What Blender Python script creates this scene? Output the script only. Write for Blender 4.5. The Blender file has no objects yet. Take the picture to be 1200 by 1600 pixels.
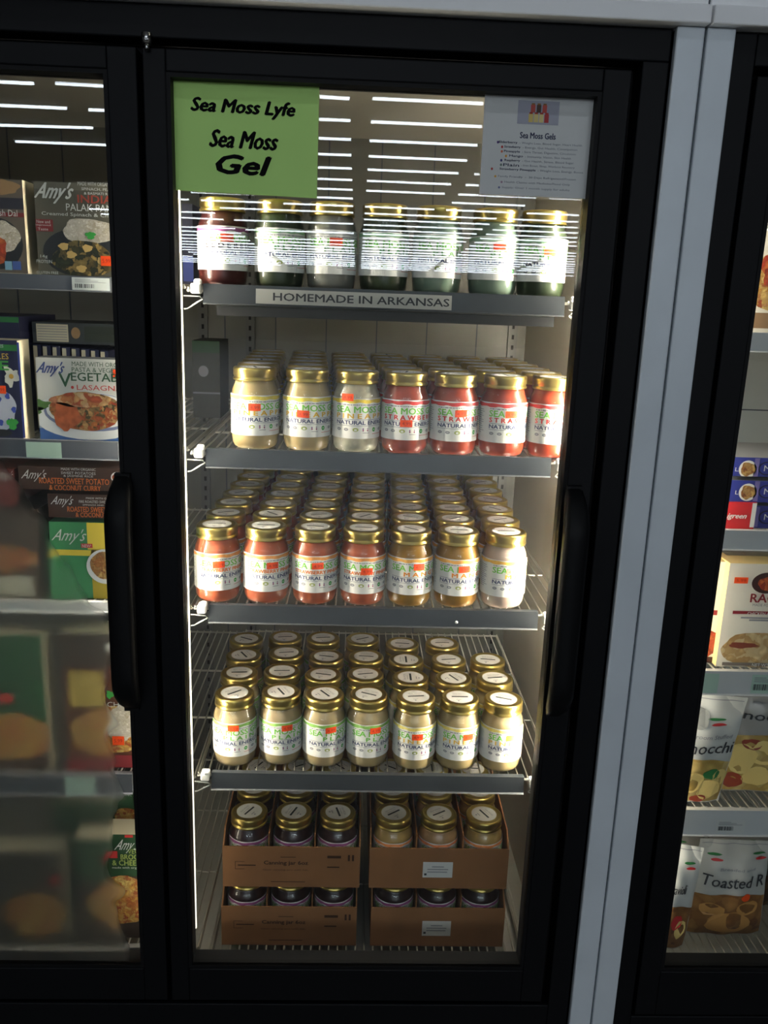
import bpy, bmesh, math, random
from mathutils import Vector, Matrix
random.seed(7)
PI = math.pi
scn = bpy.context.scene
COL = scn.collection

# ------------------------------------------------------------ camera / exposure
CAM = Vector((0.2767, -1.3408, 1.4999))
FPX = 1321.9
def _rot():
    return (Matrix.Rotation(-0.039285, 3, 'Z') @ Matrix.Rotation(-0.248531, 3, 'X') @ Matrix.Rotation(-0.036254, 3, 'Y'))
ROT = _rot()
cd = bpy.data.cameras.new('camera'); cam = bpy.data.objects.new('camera', cd); COL.objects.link(cam)
cam.matrix_world = Matrix.Translation(CAM) @ (ROT @ Matrix.Rotation(PI/2, 3, 'X')).to_4x4()
cd.sensor_fit = 'VERTICAL'; cd.sensor_height = 36.0; cd.lens = FPX/1600*36.0
cd.clip_start = 0.05; cd.clip_end = 200
scn.camera = cam
scn.view_settings.view_transform = 'Standard'; scn.view_settings.look = 'None'
scn.view_settings.gamma = 1.0; scn.view_settings.exposure = 0.0
scn.view_settings.use_curve_mapping = False
w = bpy.data.worlds.new('world'); scn.world = w; w.use_nodes = True
w.node_tree.nodes['Background'].inputs[0].default_value = (0.6, 0.7, 0.8, 1)
w.node_tree.nodes['Background'].inputs[1].default_value = 0.02
LED_CENTRE, LED_LEFT, LED_RIGHT = 205.0, 9.0, 18.0
TUBE_L, AISLE_W = 18.0, 12.0

def area_light(name, loc, sx, sy, watts, color=(0.86, 0.93, 1.0)):
    l = bpy.data.lights.new(name, 'AREA'); l.shape = 'RECTANGLE'; l.size = sx; l.size_y = sy
    l.energy = watts; l.color = color
    o = bpy.data.objects.new(name, l); COL.objects.link(o); o.location = loc
    return o
for i, (ax, ay) in enumerate([(-2.6, -3.2), (0.4, -3.2), (3.4, -3.2), (-2.6, -7.4), (0.4, -7.4), (3.4, -7.4)]):
    area_light('aisle_light', (ax, ay, 5.45), 2.4, 0.25, AISLE_W)

def at(px, py, Y):
    d = ROT @ Vector(((px-600)/FPX, 1.0, -(py-800)/FPX))
    t = (Y-CAM.y)/d.y
    return CAM + d*t
def at_z(px, py, Z):
    d = ROT @ Vector(((px-600)/FPX, 1.0, -(py-800)/FPX))
    t = (Z-CAM.z)/d.z
    return CAM + d*t

# ------------------------------------------------------------ materials
def lin(c): return tuple(((v/255)/12.92 if v/255 <= .04045 else ((v/255+.055)/1.055)**2.4) for v in c)
MATS = {}
def M(name, rgb, rough=0.5, metal=0.0, coat=0.0, noise=0.0, nscale=30, emit=0, bump=0.0, spec=0.5):
    if name in MATS: return MATS[name]
    m = bpy.data.materials.new(name); m.use_nodes = True; MATS[name] = m
    nt = m.node_tree; b = nt.nodes['Principled BSDF']
    c = lin(rgb)+(1,)
    b.inputs['Base Color'].default_value = c; b.inputs['Roughness'].default_value = rough
    b.inputs['Metallic'].default_value = metal; b.inputs['Coat Weight'].default_value = coat
    b.inputs['Coat Roughness'].default_value = 0.06
    b.inputs['Specular IOR Level'].default_value = spec
    if noise or bump:
        tc = nt.nodes.new('ShaderNodeTexCoord'); n = nt.nodes.new('ShaderNodeTexNoise')
        n.inputs['Scale'].default_value = nscale; n.inputs['Detail'].default_value = 5
        nt.links.new(tc.outputs['Object'], n.inputs['Vector'])
    if noise:
        r = nt.nodes.new('ShaderNodeValToRGB')
        r.color_ramp.elements[0].color = tuple(v*(1-noise) for v in c[:3])+(1,)
        r.color_ramp.elements[1].color = tuple(min(1, v*(1+noise)) for v in c[:3])+(1,)
        r.color_ramp.elements[0].position = .3; r.color_ramp.elements[1].position = .7
        nt.links.new(n.outputs['Fac'], r.inputs['Fac']); nt.links.new(r.outputs['Color'], b.inputs['Base Color'])
    if bump:
        bp = nt.nodes.new('ShaderNodeBump'); bp.inputs['Strength'].default_value = bump; bp.inputs['Distance'].default_value = .002
        nt.links.new(n.outputs['Fac'], bp.inputs['Height']); nt.links.new(bp.outputs['Normal'], b.inputs['Normal'])
    if emit:
        b.inputs['Emission Color'].default_value = c; b.inputs['Emission Strength'].default_value = emit
    return m
def glass_mat(name, tint=(1, 1, 1), ior=1.5, rough=0.0):
    if name in MATS: return MATS[name]
    m = bpy.data.materials.new(name); m.use_nodes = True; MATS[name] = m
    nt = m.node_tree; nt.nodes.clear()
    o = nt.nodes.new('ShaderNodeOutputMaterial'); mx = nt.nodes.new('ShaderNodeMixShader')
    t = nt.nodes.new('ShaderNodeBsdfTransparent'); g = nt.nodes.new('ShaderNodeBsdfGlossy'); f = nt.nodes.new('ShaderNodeFresnel')
    f.inputs['IOR'].default_value = ior; g.inputs['Roughness'].default_value = rough
    t.inputs['Color'].default_value = tint+(1,)
    ge = nt.nodes.new('ShaderNodeNewGeometry'); mr = nt.nodes.new('ShaderNodeMapRange')   # same air-side Fresnel on both faces of the pane
    mr.inputs['To Min'].default_value = ior; mr.inputs['To Max'].default_value = 1/ior
    nt.links.new(ge.outputs['Backfacing'], mr.inputs['Value']); nt.links.new(mr.outputs[0], f.inputs['IOR'])
    nt.links.new(f.outputs[0], mx.inputs[0]); nt.links.new(t.outputs[0], mx.inputs[1]); nt.links.new(g.outputs[0], mx.inputs[2])
    nt.links.new(mx.outputs[0], o.inputs[0])
    return m
def food(name, cols, scale=90, rough=.45, detail=True):
    if name in MATS: return MATS[name]
    m = bpy.data.materials.new(name); m.use_nodes = True; MATS[name] = m
    nt = m.node_tree; b = nt.nodes['Principled BSDF']; b.inputs['Roughness'].default_value = rough
    tc = nt.nodes.new('ShaderNodeTexCoord'); n = nt.nodes.new('ShaderNodeTexNoise'); v = nt.nodes.new('ShaderNodeTexVoronoi')
    n.inputs['Scale'].default_value = scale*.6; n.inputs['Detail'].default_value = 3; v.inputs['Scale'].default_value = scale
    mixv = nt.nodes.new('ShaderNodeMixRGB'); mixv.inputs[0].default_value = .03; mixv.blend_type = 'ADD'
    nt.links.new(tc.outputs['Object'], n.inputs['Vector']); nt.links.new(tc.outputs['Object'], mixv.inputs[1]); nt.links.new(n.outputs['Color'], mixv.inputs[2])
    nt.links.new(mixv.outputs[0], v.inputs['Vector'])
    sp = nt.nodes.new('ShaderNodeSeparateColor'); nt.links.new(v.outputs['Color'], sp.inputs[0])
    r = nt.nodes.new('ShaderNodeValToRGB'); cr = r.color_ramp
    for i, c in enumerate(cols):
        p = (i+.0)/max(1, len(cols)-1)
        e = cr.elements[i] if i < 2 else cr.elements.new(p)
        if i < 2: e.position = p
        e.color = lin(c)+(1,)
    for i, c in enumerate(cols):
        pass
    nt.links.new(sp.outputs[0], r.inputs['Fac'])
    mu = nt.nodes.new('ShaderNodeMixRGB'); mu.blend_type = 'MULTIPLY'; mu.inputs[0].default_value = .55
    r2 = nt.nodes.new('ShaderNodeValToRGB'); r2.color_ramp.elements[0].position = .0; r2.color_ramp.elements[1].position = .5
    r2.color_ramp.elements[0].color = (1, 1, 1, 1); r2.color_ramp.elements[1].color = (.35, .3, .25, 1)
    nt.links.new(v.outputs['Distance'], r2.inputs['Fac'])
    nt.links.new(r.outputs['Color'], mu.inputs[1]); nt.links.new(r2.outputs['Color'], mu.inputs[2])
    nt.links.new(mu.outputs[0], b.inputs['Base Color'])
    return m

BLACK = M('black_frame', (12, 13, 16), .5, spec=.14)
BLACK2 = M('black_gasket', (8, 8, 10), .6, spec=.2)
BLACKH = M('black_handle', (10, 11, 13), .5, spec=.16)
SILVER = M('silver_painted_metal', (214, 222, 228), .45, .1, noise=.05, nscale=6)
SEAM = M('dark_seam', (70, 76, 84), .6)
HEADW = M('header_white', (250, 251, 252), .45)
WALLG = M('cooler_wall_grey', (222, 216, 204), .5, noise=.06, nscale=3)
BACKG = M('cooler_back_grey', (112, 111, 104), .4, .1, noise=.06, nscale=4)
WALLW = M('cooler_wall_white', (205, 205, 198), .5)
PILA = M('pilaster_grey', (110, 110, 108), .5, .5)
HOLE = M('pilaster_hole', (15, 15, 15), .8)
WIRE = M('white_wire', (205, 203, 192), .35, coat=.3)
LIP = M('galvanised_lip', (58, 62, 66), .42, .4, noise=.1, nscale=14)
LIPDK = M('lip_underside_black', (20, 21, 23), .5)
LIPW = M('white_lip', (200, 203, 205), .4)
CLIP = M('white_clip', (235, 235, 230), .3, coat=.5)
GOLD = M('gold_lid', (194, 172, 98), .28, .93)
PAPER = M('label_paper', (238, 238, 234), .45, coat=.15)
STICK = M('lid_paper', (222, 220, 212), .6)
INK = M('ink_dark', (45, 48, 55), .6)
INKG = M('ink_grey', (140, 142, 150), .6)
GREENT = M('ink_bright_green', (118, 205, 72), .5)
NAVY = M('ink_navy', (45, 58, 105), .5)
LEAF = M('ink_leaf_green', (60, 165, 70), .5)
OLIVE = M('ink_olive', (165, 180, 95), .5)
FLAG = M('ink_flag_purple', (110, 70, 130), .5)
REDI = M('ink_red', (205, 60, 55), .5)
ORST = M('orange_price_sticker', (255, 82, 12), .5)
ORST2 = M('faded_orange_sticker', (250, 160, 50), .5)
PKST = M('faded_pink_sticker', (245, 150, 140), .5)
STINK = M('sticker_ink', (190, 40, 15), .6)
GLASS = glass_mat('door_glass', (.97, .985, .975))
JGLASS = glass_mat('jar_glass', (.97, .98, .975), 1.46, .03)
CARD = M('cardboard', (140, 98, 64), .8, noise=.08, nscale=18, spec=.2)
CARDD = M('cardboard_inner', (140, 95, 58), .85, noise=.08, nscale=18, spec=.2)
CARDINK = M('cardboard_ink', (66, 44, 32), .85, spec=.1)
CREAM = M('carton_cream', (206, 198, 172), .6)
WHITE = M('print_white', (225, 226, 222), .5)

# ------------------------------------------------------------ mesh builder
_txt = {}
def text_mesh(s, bold):
    k = (s, bold)
    if k in _txt: return _txt[k]
    c = bpy.data.curves.new('t', 'FONT'); c.body = s; c.offset = bold; c.resolution_u = 2; c.fill_mode = 'FRONT'
    o = bpy.data.objects.new('t', c); COL.objects.link(o)
    dg = bpy.context.evaluated_depsgraph_get(); dg.update()
    me = bpy.data.meshes.new_from_object(o.evaluated_get(dg))
    vs = [v.co.copy() for v in me.vertices]; fs = [tuple(p.vertices) for p in me.polygons]
    bpy.data.objects.remove(o); bpy.data.curves.remove(c); bpy.data.meshes.remove(me)
    x0 = min(v.x for v in vs); x1 = max(v.x for v in vs); y0 = min(v.y for v in vs); y1 = max(v.y for v in vs)
    _txt[k] = ([((v.x-x0)/(x1-x0), (v.y-y0)/(y1-y0)) for v in vs], fs)
    return _txt[k]

class MB:
    def __init__(s): s.v = []; s.f = []; s.m = []; s.mats = []; s.sm = []
    def mi(s, m):
        if m not in s.mats: s.mats.append(m)
        return s.mats.index(m)
    def add(s, vs, fs, m, smooth=False):
        b = len(s.v); s.v += [Vector(v) for v in vs]
        for f in fs: s.f.append(tuple(b+i for i in f)); s.m.append(s.mi(m)); s.sm.append(smooth)
        return s
    def box(s, x0, x1, y0, y1, z0, z1, m):
        vs = [(x0,y0,z0),(x1,y0,z0),(x1,y1,z0),(x0,y1,z0),(x0,y0,z1),(x1,y0,z1),(x1,y1,z1),(x0,y1,z1)]
        return s.add(vs, [(0,3,2,1),(4,5,6,7),(0,1,5,4),(1,2,6,5),(2,3,7,6),(3,0,4,7)], m)
    def prism(s, prof, x0, x1, m):          # profile in (y,z), extruded along x
        n = len(prof); vs = [(x0,y,z) for y, z in prof]+[(x1,y,z) for y, z in prof]
        fs = [(i, (i+1) % n, n+(i+1) % n, n+i) for i in range(n)]+[tuple(range(n))[::-1], tuple(range(n, 2*n))]
        return s.add(vs, fs, m)
    def tube(s, pts, r, m, n=6, cap=True):
        pts = [Vector(p) for p in pts]; vs = []; fs = []
        for i, p in enumerate(pts):
            d = (pts[min(i+1, len(pts)-1)]-pts[max(i-1, 0)]).normalized()
            a = d.orthogonal().normalized() if abs(d.z) > .9 else d.cross(Vector((0, 0, 1))).normalized()
            b = d.cross(a)
            vs += [p+a*r*math.cos(2*PI*k/n)+b*r*math.sin(2*PI*k/n) for k in range(n)]
        for i in range(len(pts)-1):
            fs += [(i*n+k, i*n+(k+1) % n, (i+1)*n+(k+1) % n, (i+1)*n+k) for k in range(n)]
        if cap: fs += [tuple(range(n)), tuple(range((len(pts)-1)*n, len(pts)*n))[::-1]]
        return s.add(vs, fs, m, True)
    def lathe(s, prof, m, n=40, cx=0, cy=0, cz=0):   # prof (r,z)
        vs = []; fs = []; rings = []
        for r, z in prof:
            if r < 1e-6: rings.append([len(vs)]); vs.append((cx, cy, cz+z))
            else:
                rings.append(list(range(len(vs), len(vs)+n)))
                vs += [(cx+r*math.cos(2*PI*k/n), cy+r*math.sin(2*PI*k/n), cz+z) for k in range(n)]
        for a, b in zip(rings, rings[1:]):
            for k in range(n):
                k2 = (k+1) % n
                if len(a) == 1 and len(b) > 1: fs.append((a[0], b[k2], b[k]))
                elif len(b) == 1 and len(a) > 1: fs.append((a[k], a[k2], b[0]))
                elif len(a) > 1: fs.append((a[k], a[k2], b[k2], b[k]))
        return s.add(vs, fs, m, True)
    def text(s, t, u0, u1, v0, v1, m, fn, bold=.0, shear=0):
        vs, fs = text_mesh(t, 0); h = v1-v0; p = fn((u0+u1)/2, (v0+v1)/2); q = fn((u0+u1)/2+.001, (v0+v1)/2); q2 = fn((u0+u1)/2, (v0+v1)/2+.001)
        ar = (Vector(q2)-Vector(p)).length/max(1e-9, (Vector(q)-Vector(p)).length)
        d = bold*h*1.1; k = 0; e = h*.02
        for du, dv in (((0, 0),) if bold < .012 else ((-1, 0), (1, 0), (0, 0), (0, .6), (0, -.6))):     # heavier strokes for bold lettering
            k += 1; pts = []
            for x, y in vs:
                u = u0+(u1-u0)*x+shear*(y-.5)*h*ar+du*d*ar; v = v0+h*y+dv*d; a0 = Vector(fn(u, v))
                if k > 1: a0 += (Vector(fn(u+e*ar, v))-a0).cross(Vector(fn(u, v+e))-a0).normalized()*.00006*(k-1)
                pts.append(a0)
            s.add(pts, fs, m)
        return s
    def rect(s, u0, u1, v0, v1, m, fn, n=1):
        vs = []; fs = []
        for i in range(n+1):
            u = u0+(u1-u0)*i/n; vs += [fn(u, v0), fn(u, v1)]
        for i in range(n): fs.append((2*i, 2*i+2, 2*i+3, 2*i+1))
        return s.add(vs, fs, m)
    def blob(s, cu, cv, ru, rv, m, fn, n=20, wob=0, seed=0):
        rnd = random.Random(seed); ph = [rnd.uniform(0, 6.3) for _ in range(3)]
        vs = []
        for k in range(n):
            a = 2*PI*k/n; q = 1+wob*(.5*math.sin(3*a+ph[0])+.35*math.sin(5*a+ph[1])+.25*math.sin(8*a+ph[2]))
            vs.append(fn(cu+ru*q*math.cos(a), cv+rv*q*math.sin(a)))
        return s.add(vs, [tuple(range(n))], m)
    def mesh(s, name, off=(0, 0, 0), merge=False):
        off = Vector(off)
        me = bpy.data.meshes.new(name); me.from_pydata([v-off for v in s.v], [], s.f)
        for m in s.mats: me.materials.append(m)
        for p, i, q in zip(me.polygons, s.m, s.sm): p.material_index = i; p.use_smooth = q
        me.update(); return me
    def build(s, name, parent=None, bevel=0, normals=False):
        off = (0, 0, 0); p = parent
        while p is not None: off = Vector(off)+p.location; p = p.parent
        me = s.mesh(name, off)
        if normals:
            bm = bmesh.new(); bm.from_mesh(me); bmesh.ops.recalc_face_normals(bm, faces=bm.faces); bm.to_mesh(me); bm.free()
        o = bpy.data.objects.new(name, me); COL.objects.link(o)
        if parent is not None: o.parent = parent
        if bevel:
            b = o.modifiers.new('bevel', 'BEVEL'); b.width = bevel; b.segments = 2; b.limit_method = 'ANGLE'
        return o
def tag(o, label=None, cat=None, group=None, kind=None):
    if label: o['label'] = label
    if cat: o['category'] = cat
    if group: o['group'] = group
    if kind: o['kind'] = kind
    return o
def empty(name, loc, label, cat, group=None):
    o = bpy.data.objects.new(name, None); o.empty_display_size = .05; COL.objects.link(o); o.location = loc
    return tag(o, label, cat, group)
def kids(o): return [c for c in bpy.data.objects if c.parent == o]
def copy_tree(o, parent=None):
    c = o.copy(); COL.objects.link(c); c.parent = parent
    for ch in CH.get(o.name, []): CH.setdefault(c.name, []).append(copy_tree(ch, c))
    return c
CH = {}
def reg(p, c): CH.setdefault(p.name, []).append(c); return c
def plane(Y, layer=0):                       # front plane facing the aisle
    return lambda u, v: (u, Y-.0004*(layer+1), v)

# ============================================================ SETTING
tag(MB().box(-28, 28, -72, 1.2, -.1, 0, M('store_floor', (120, 118, 112), .35, noise=.1, nscale=1.2)).build('floor'), kind='structure')
tag(MB().box(-28, 28, -72, 1.2, 5.56, 5.7, M('store_ceiling', (110, 112, 108), .9, noise=.1, nscale=.8)).build('ceiling'), kind='structure')
WP = M('store_wall', (88, 90, 88), .8, noise=.05, nscale=.6)
tag(MB().box(-28, 28, -72.2, -72, 0, 5.56, WP).build('wall_far'), kind='structure')
tag(MB().box(-28.2, -28, -72, 1.2, 0, 5.56, WP).build('wall_left'), kind='structure')
tag(MB().box(28, 28.2, -72, 1.2, 0, 5.56, WP).build('wall_right'), kind='structure')
tag(MB().box(-28, 28, 1.2, 1.4, 0, 5.56, WP).build('wall_back'), kind='structure')

# header above the doors and pale mullion between the two cases
hd = MB()
for a, b in ((-1.6, .7645), (.7675, 2.2)):
    hd.prism([(-.03, 1.890), (-.03, 1.914), (-.012, 1.918), (-.012, 2.25), (.25, 2.25), (.25, 1.890)], a, b, HEADW)
tag(hd.box(-1.6, 2.2, -.008, .2, 1.895, 2.24, SEAM).build('trim_1', bevel=.002), kind='structure')
mu = MB()
mu.box(.7225, .7635, -.014, .05, .0, 1.890, SILVER); mu.box(.7665, .8085, -.014, .05, .0, 1.890, SILVER); mu.box(.7225, .8085, -.006, .05, .0, 1.889, SEAM)
tag(mu.build('trim_2', bevel=.0025), kind='structure')

# ============================================================ COOLER CASES
def handle(door, cx, z0, z1, half=.0165):
    n = 22; prof = []
    for i in range(n+1):
        t = i/n; z = z0+(z1-z0)*t
        e = min(t, 1-t)/.17; e = min(1, e); out = .012+.046*math.sin(e*PI/2)**.8
        prof.append((-out, z))
    inner = [(min(-.004, y+.022), z) for y, z in prof]
    m = MB()
    pts = prof+inner[::-1]
    N = n+1; vs = []; fs = []
    for i in range(N):
        e = min(1, min(i, n-i)/3.0); hw = half*(.6+.4*math.sin(e*PI/2))
        y, z = prof[i]; yi = inner[i][0]
        vs += [(cx-hw, y+.004, z), (cx-hw*.6, y, z), (cx+hw*.6, y, z), (cx+hw, y+.004, z), (cx+hw, yi, z), (cx-hw, yi, z)]
    for i in range(N-1):
        for k in range(6): fs.append((i*6+k, i*6+(k+1) % 6, (i+1)*6+(k+1) % 6, (i+1)*6+k))
    fs += [tuple(range(6))[::-1], tuple(range((N-1)*6, N*6))]
    m.add(vs, fs, BLACKH, True)
    m.box(cx-.012, cx+.012, -.014, -.002, z0-.002, z0+.03, BLACKH); m.box(cx-.012, cx+.012, -.014, -.002, z1-.03, z1+.002, BLACKH)
    return m.build('door_handle', door, normals=True)
def door(case, x0, x1, gx0, gx1, z0=.195, z1=1.832, gz0=.2725, gz1=1.7956, hx=None, label=None):
    m = MB(); yf, yb = -.004, .040
    def ring(a0, a1, b0, b1, c0, c1, d0, d1, ya, yb_, mat):      # outer x, inner x, outer z, inner z
        m.box(a0, b0, ya, yb_, c0, c1, mat); m.box(b1, a1, ya, yb_, c0, c1, mat)
        m.box(b0, b1, ya, yb_, c0, d0, mat); m.box(b0, b1, ya, yb_, d1, c1, mat)
    ring(x0, x1, gx0-.006, gx1+.006, z0, z1, gz0-.006, gz1+.006, yf, yb, BLACK)
    d = m.build('door', case, bevel=.002)
    if label: d['label'] = label
    m = MB(); ring(gx0-.006, gx1+.006, gx0, gx1, gz0-.006, gz1+.006, gz0, gz1, yf+.002, yb-.002, BLACK2)
    m.build('glazing_bead', d)
    g = MB().box(gx0, gx1, 0, .005, gz0, gz1, GLASS)      # the pane leans back very slightly in its frame
    for v in g.v: v.y += .001+(v.z-.2725)*.0163
    g.build('glass', d)
    if hx: handle(d, hx, .803, 1.212, .0195)
    return d
def led(case, x0, x1, z0, z1, strength, y0=.055, y1=.075, nm='led_'):
    mm = M(nm+str(strength), (255, 243, 222), emit=strength)
    MB().box(x0, x1, y0, y1, z0, z1, mm).build('light_strip', case)

caseA = empty('refrigerated_display_case', (-.07, .4, 0), 'black framed glass door cooler holding jars and frozen meals, left of the pale mullion', 'refrigerated case')
m = MB(); YF, YB = -.002, .05
m.box(-.90, .7205, YF, YB, 1.845, 1.889, BLACK)           # head
m.box(.6815, .7205, YF, YB, .10, 1.845, BLACK)            # right jamb
m.box(-.90, -.80, YF, YB, .10, 1.845, BLACK)
m.box(-.80, .6815, YF, YB, .10, .185, BLACK)              # sill
m.box(-.90, .7205, .0, YB, .0, .10, BLACK2)
m.build('frame', caseA, bevel=.002)
m = MB()
m.box(-.094, -.018, .042, .047, .185, 1.845, BLACK2)      # post behind the meeting stiles
m.box(.645, .700, .042, .047, .185, 1.845, BLACK2)
m.box(-.80, .700, .044, .060, .170, .200, BLACK2); m.box(-.80, .700, .044, .060, 1.82, 1.845, BLACK2)
m.build('mullion', caseA)
m = MB(); m.box(-.86, .712, .81, .85, .16, 1.86, BACKG)
x = -.80
while x < .70: m.box(x, x+.003, .8085, .81, .17, 1.86, SEAM); x += .125
m.build('back_panel', caseA)
MB().box(.700, .712, .05, .81, .16, 1.86, WALLG).build('side_panel', caseA)
MB().box(-.862, -.85, .05, .81, .16, 1.86, WALLG).build('side_panel', caseA)
MB().box(-.85, .700, .05, .81, .150, .168, WALLW).build('base_panel', caseA)
MB().box(-.85, .700, .05, .81, 1.86, 1.875, WALLG).build('top_panel', caseA)
def pilaster(case, x, y, z0=.17, z1=1.85, axis='y'):
    m = MB(); m.box(x-.011, x+.011, y-.012, y, z0, z1, PILA)
    z = z0+.02
    while z < z1-.02: m.box(x-.003, x+.003, y-.0126, y-.0118, z, z+.011, HOLE); z += .0254
    m.build('pilaster', case)
for x in (-.10, .015, .665): pilaster(caseA, x, .805)
for x in (-.019, .688): pilaster(caseA, x, .0775)
led(caseA, -.046, -.016, .66, 1.70, LED_CENTRE, .049, .059)
MB().box(-.060, -.0140, .0640, .0665, .60, 1.76, PILA).build('light_blocking_fin', caseA)  # added fin, keeps the strip's light off the rear rows and back panel
MB().box(.6440, .668, .0640, .0665, .60, 1.76, PILA).build('light_blocking_fin', caseA)  # matching added fin, cut short to let light onto the side wall
led(caseA, -.0048, -.0030, .30, 1.70, 1.8, .061, .066)
led(caseA, .648, .680, .66, 1.70, LED_CENTRE, .049, .059)
led(caseA, -.085, -.066, .30, 1.80, LED_LEFT, .061, .072)
m = MB(); m.tube([(-.0295, -.012, 1.834), (-.0295, -.012, 1.848)], .007, M('chrome', (200, 200, 200), .2, 1), 12)
m.tube([(-.0295, -.012, 1.826), (-.0295, -.012, 1.834)], .0035, M('chrome', (200, 200, 200), .2, 1), 10)
m.build('hinge_pin', caseA)['label'] = 'chrome hinge pin'
dC = door(caseA, -.039, .667, .0, .620, hx=.637)
dL = door(caseA, -.765, -.047, -.715, -.0955, hx=-.0895)

# condensation on the left door
def frost_mat():
    m = bpy.data.materials.new('condensation'); m.use_nodes = True
    nt = m.node_tree; nt.nodes.clear(); N = nt.nodes.new; L = nt.links.new
    o = N('ShaderNodeOutputMaterial'); tr = N('ShaderNodeBsdfTransparent')
    rf = N('ShaderNodeBsdfRefraction'); rf.inputs['Roughness'].default_value = .62; rf.inputs['IOR'].default_value = 1.15
    rf.inputs['Color'].default_value = (.88, .9, .88, 1)
    df = N('ShaderNodeBsdfDiffuse'); df.inputs['Color'].default_value = (.5, .53, .52, 1)
    tl = N('ShaderNodeBsdfTranslucent'); tl.inputs['Color'].default_value = (.5, .53, .52, 1)
    geo = N('ShaderNodeNewGeometry'); sx = N('ShaderNodeSeparateXYZ'); L(geo.outputs['Position'], sx.inputs[0])
    n = N('ShaderNodeTexNoise'); n.inputs['Scale'].default_value = 9; L(geo.outputs['Position'], n.inputs['Vector'])
    def rng(src, a, b):
        r = N('ShaderNodeMapRange'); r.inputs[1].default_value = a; r.inputs[2].default_value = b; L(src, r.inputs[0]); return r.outputs[0]
    def math_(op, a, b):
        q = N('ShaderNodeMath'); q.operation = op
        for i, v in ((0, a), (1, b)):
            if isinstance(v, (int, float)): q.inputs[i].default_value = v
            else: L(v, q.inputs[i])
        return q.outputs[0]
    nz = math_('MULTIPLY', math_('SUBTRACT', n.outputs['Fac'], .5), .10)
    xs = math_('ADD', sx.outputs['X'], nz); zs = math_('ADD', sx.outputs['Z'], nz)
    # edge of the misted area moves towards the stile lower down
    edge = math_('ADD', xs, math_('MULTIPLY', math_('MAXIMUM', math_('SUBTRACT', sx.outputs['Z'], .92), 0), .45))
    fx = rng(edge, -.128, -.142)
    fz = rng(zs, 1.27, 1.15)
    mask = math_('MULTIPLY', fx, fz)
    s1 = N('ShaderNodeAddShader'); L(df.outputs[0], s1.inputs[0]); L(tl.outputs[0], s1.inputs[1])
    mx = N('ShaderNodeMixShader'); mx.inputs[0].default_value = .05; L(rf.outputs[0], mx.inputs[1]); L(s1.outputs[0], mx.inputs[2])
    fin = N('ShaderNodeMixShader'); L(math_('MULTIPLY', mask, .94), fin.inputs[0]); L(tr.outputs[0], fin.inputs[1]); L(mx.outputs[0], fin.inputs[2])
    L(fin.outputs[0], o.inputs[0]); return m
m = MB(); m.add([(-.715, .0075, .273), (-.0955, .0075, .273), (-.0955, .0243, 1.3), (-.715, .0243, 1.3)], [(0, 1, 2, 3)], frost_mat())
m.build('condensation', dL)

caseB = empty('refrigerated_display_case', (1.2, .4, 0), 'black framed upright cooler with white shelves, right of the pale mullion', 'refrigerated case')
m = MB()
m.box(.8095, .846, YF, YB, .10, 1.889, BLACK); m.box(1.60, 1.64, YF, YB, .10, 1.889, BLACK)
m.box(.846, 1.60, YF, YB, 1.845, 1.889, BLACK); m.box(.846, 1.60, YF, YB, .10, .160, BLACK); m.box(.8095, 1.64, .0, YB, 0, .10, BLACK2)
m.build('frame', caseB, bevel=.002)
m = MB(); m.box(.846, .915, .044, .060, .16, 1.845, BLACK2); m.box(1.53, 1.60, .044, .060, .16, 1.845, BLACK2)
m.build('mullion', caseB)
MB().box(.83, 1.64, .81, .85, .14, 1.86, WALLW).build('back_panel', caseB)
m = MB()
for x in (.98, 1.12, 1.26, 1.40): m.box(x, x+.003, .8085, .8098, .17, 1.86, SEAM)
m.box(.846, 1.6, .8085, .8098, 1.25, 1.253, SEAM)
m.build('panel_seam', caseB)
MB().box(.82, .832, .05, .81, .14, 1.86, WALLW).build('side_panel', caseB)
MB().box(1.62, 1.632, .05, .81, .14, 1.86, WALLW).build('side_panel', caseB)
MB().box(.832, 1.62, .05, .81, .135, .150, WALLW).build('base_panel', caseB)
MB().box(.832, 1.62, .05, .81, 1.86, 1.875, WALLW).build('top_panel', caseB)
led(caseB, .862, .882, .30, 1.80, LED_RIGHT, .061, .075)
door(caseB, .852, 1.594, .898, 1.545, z0=.165)

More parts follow.
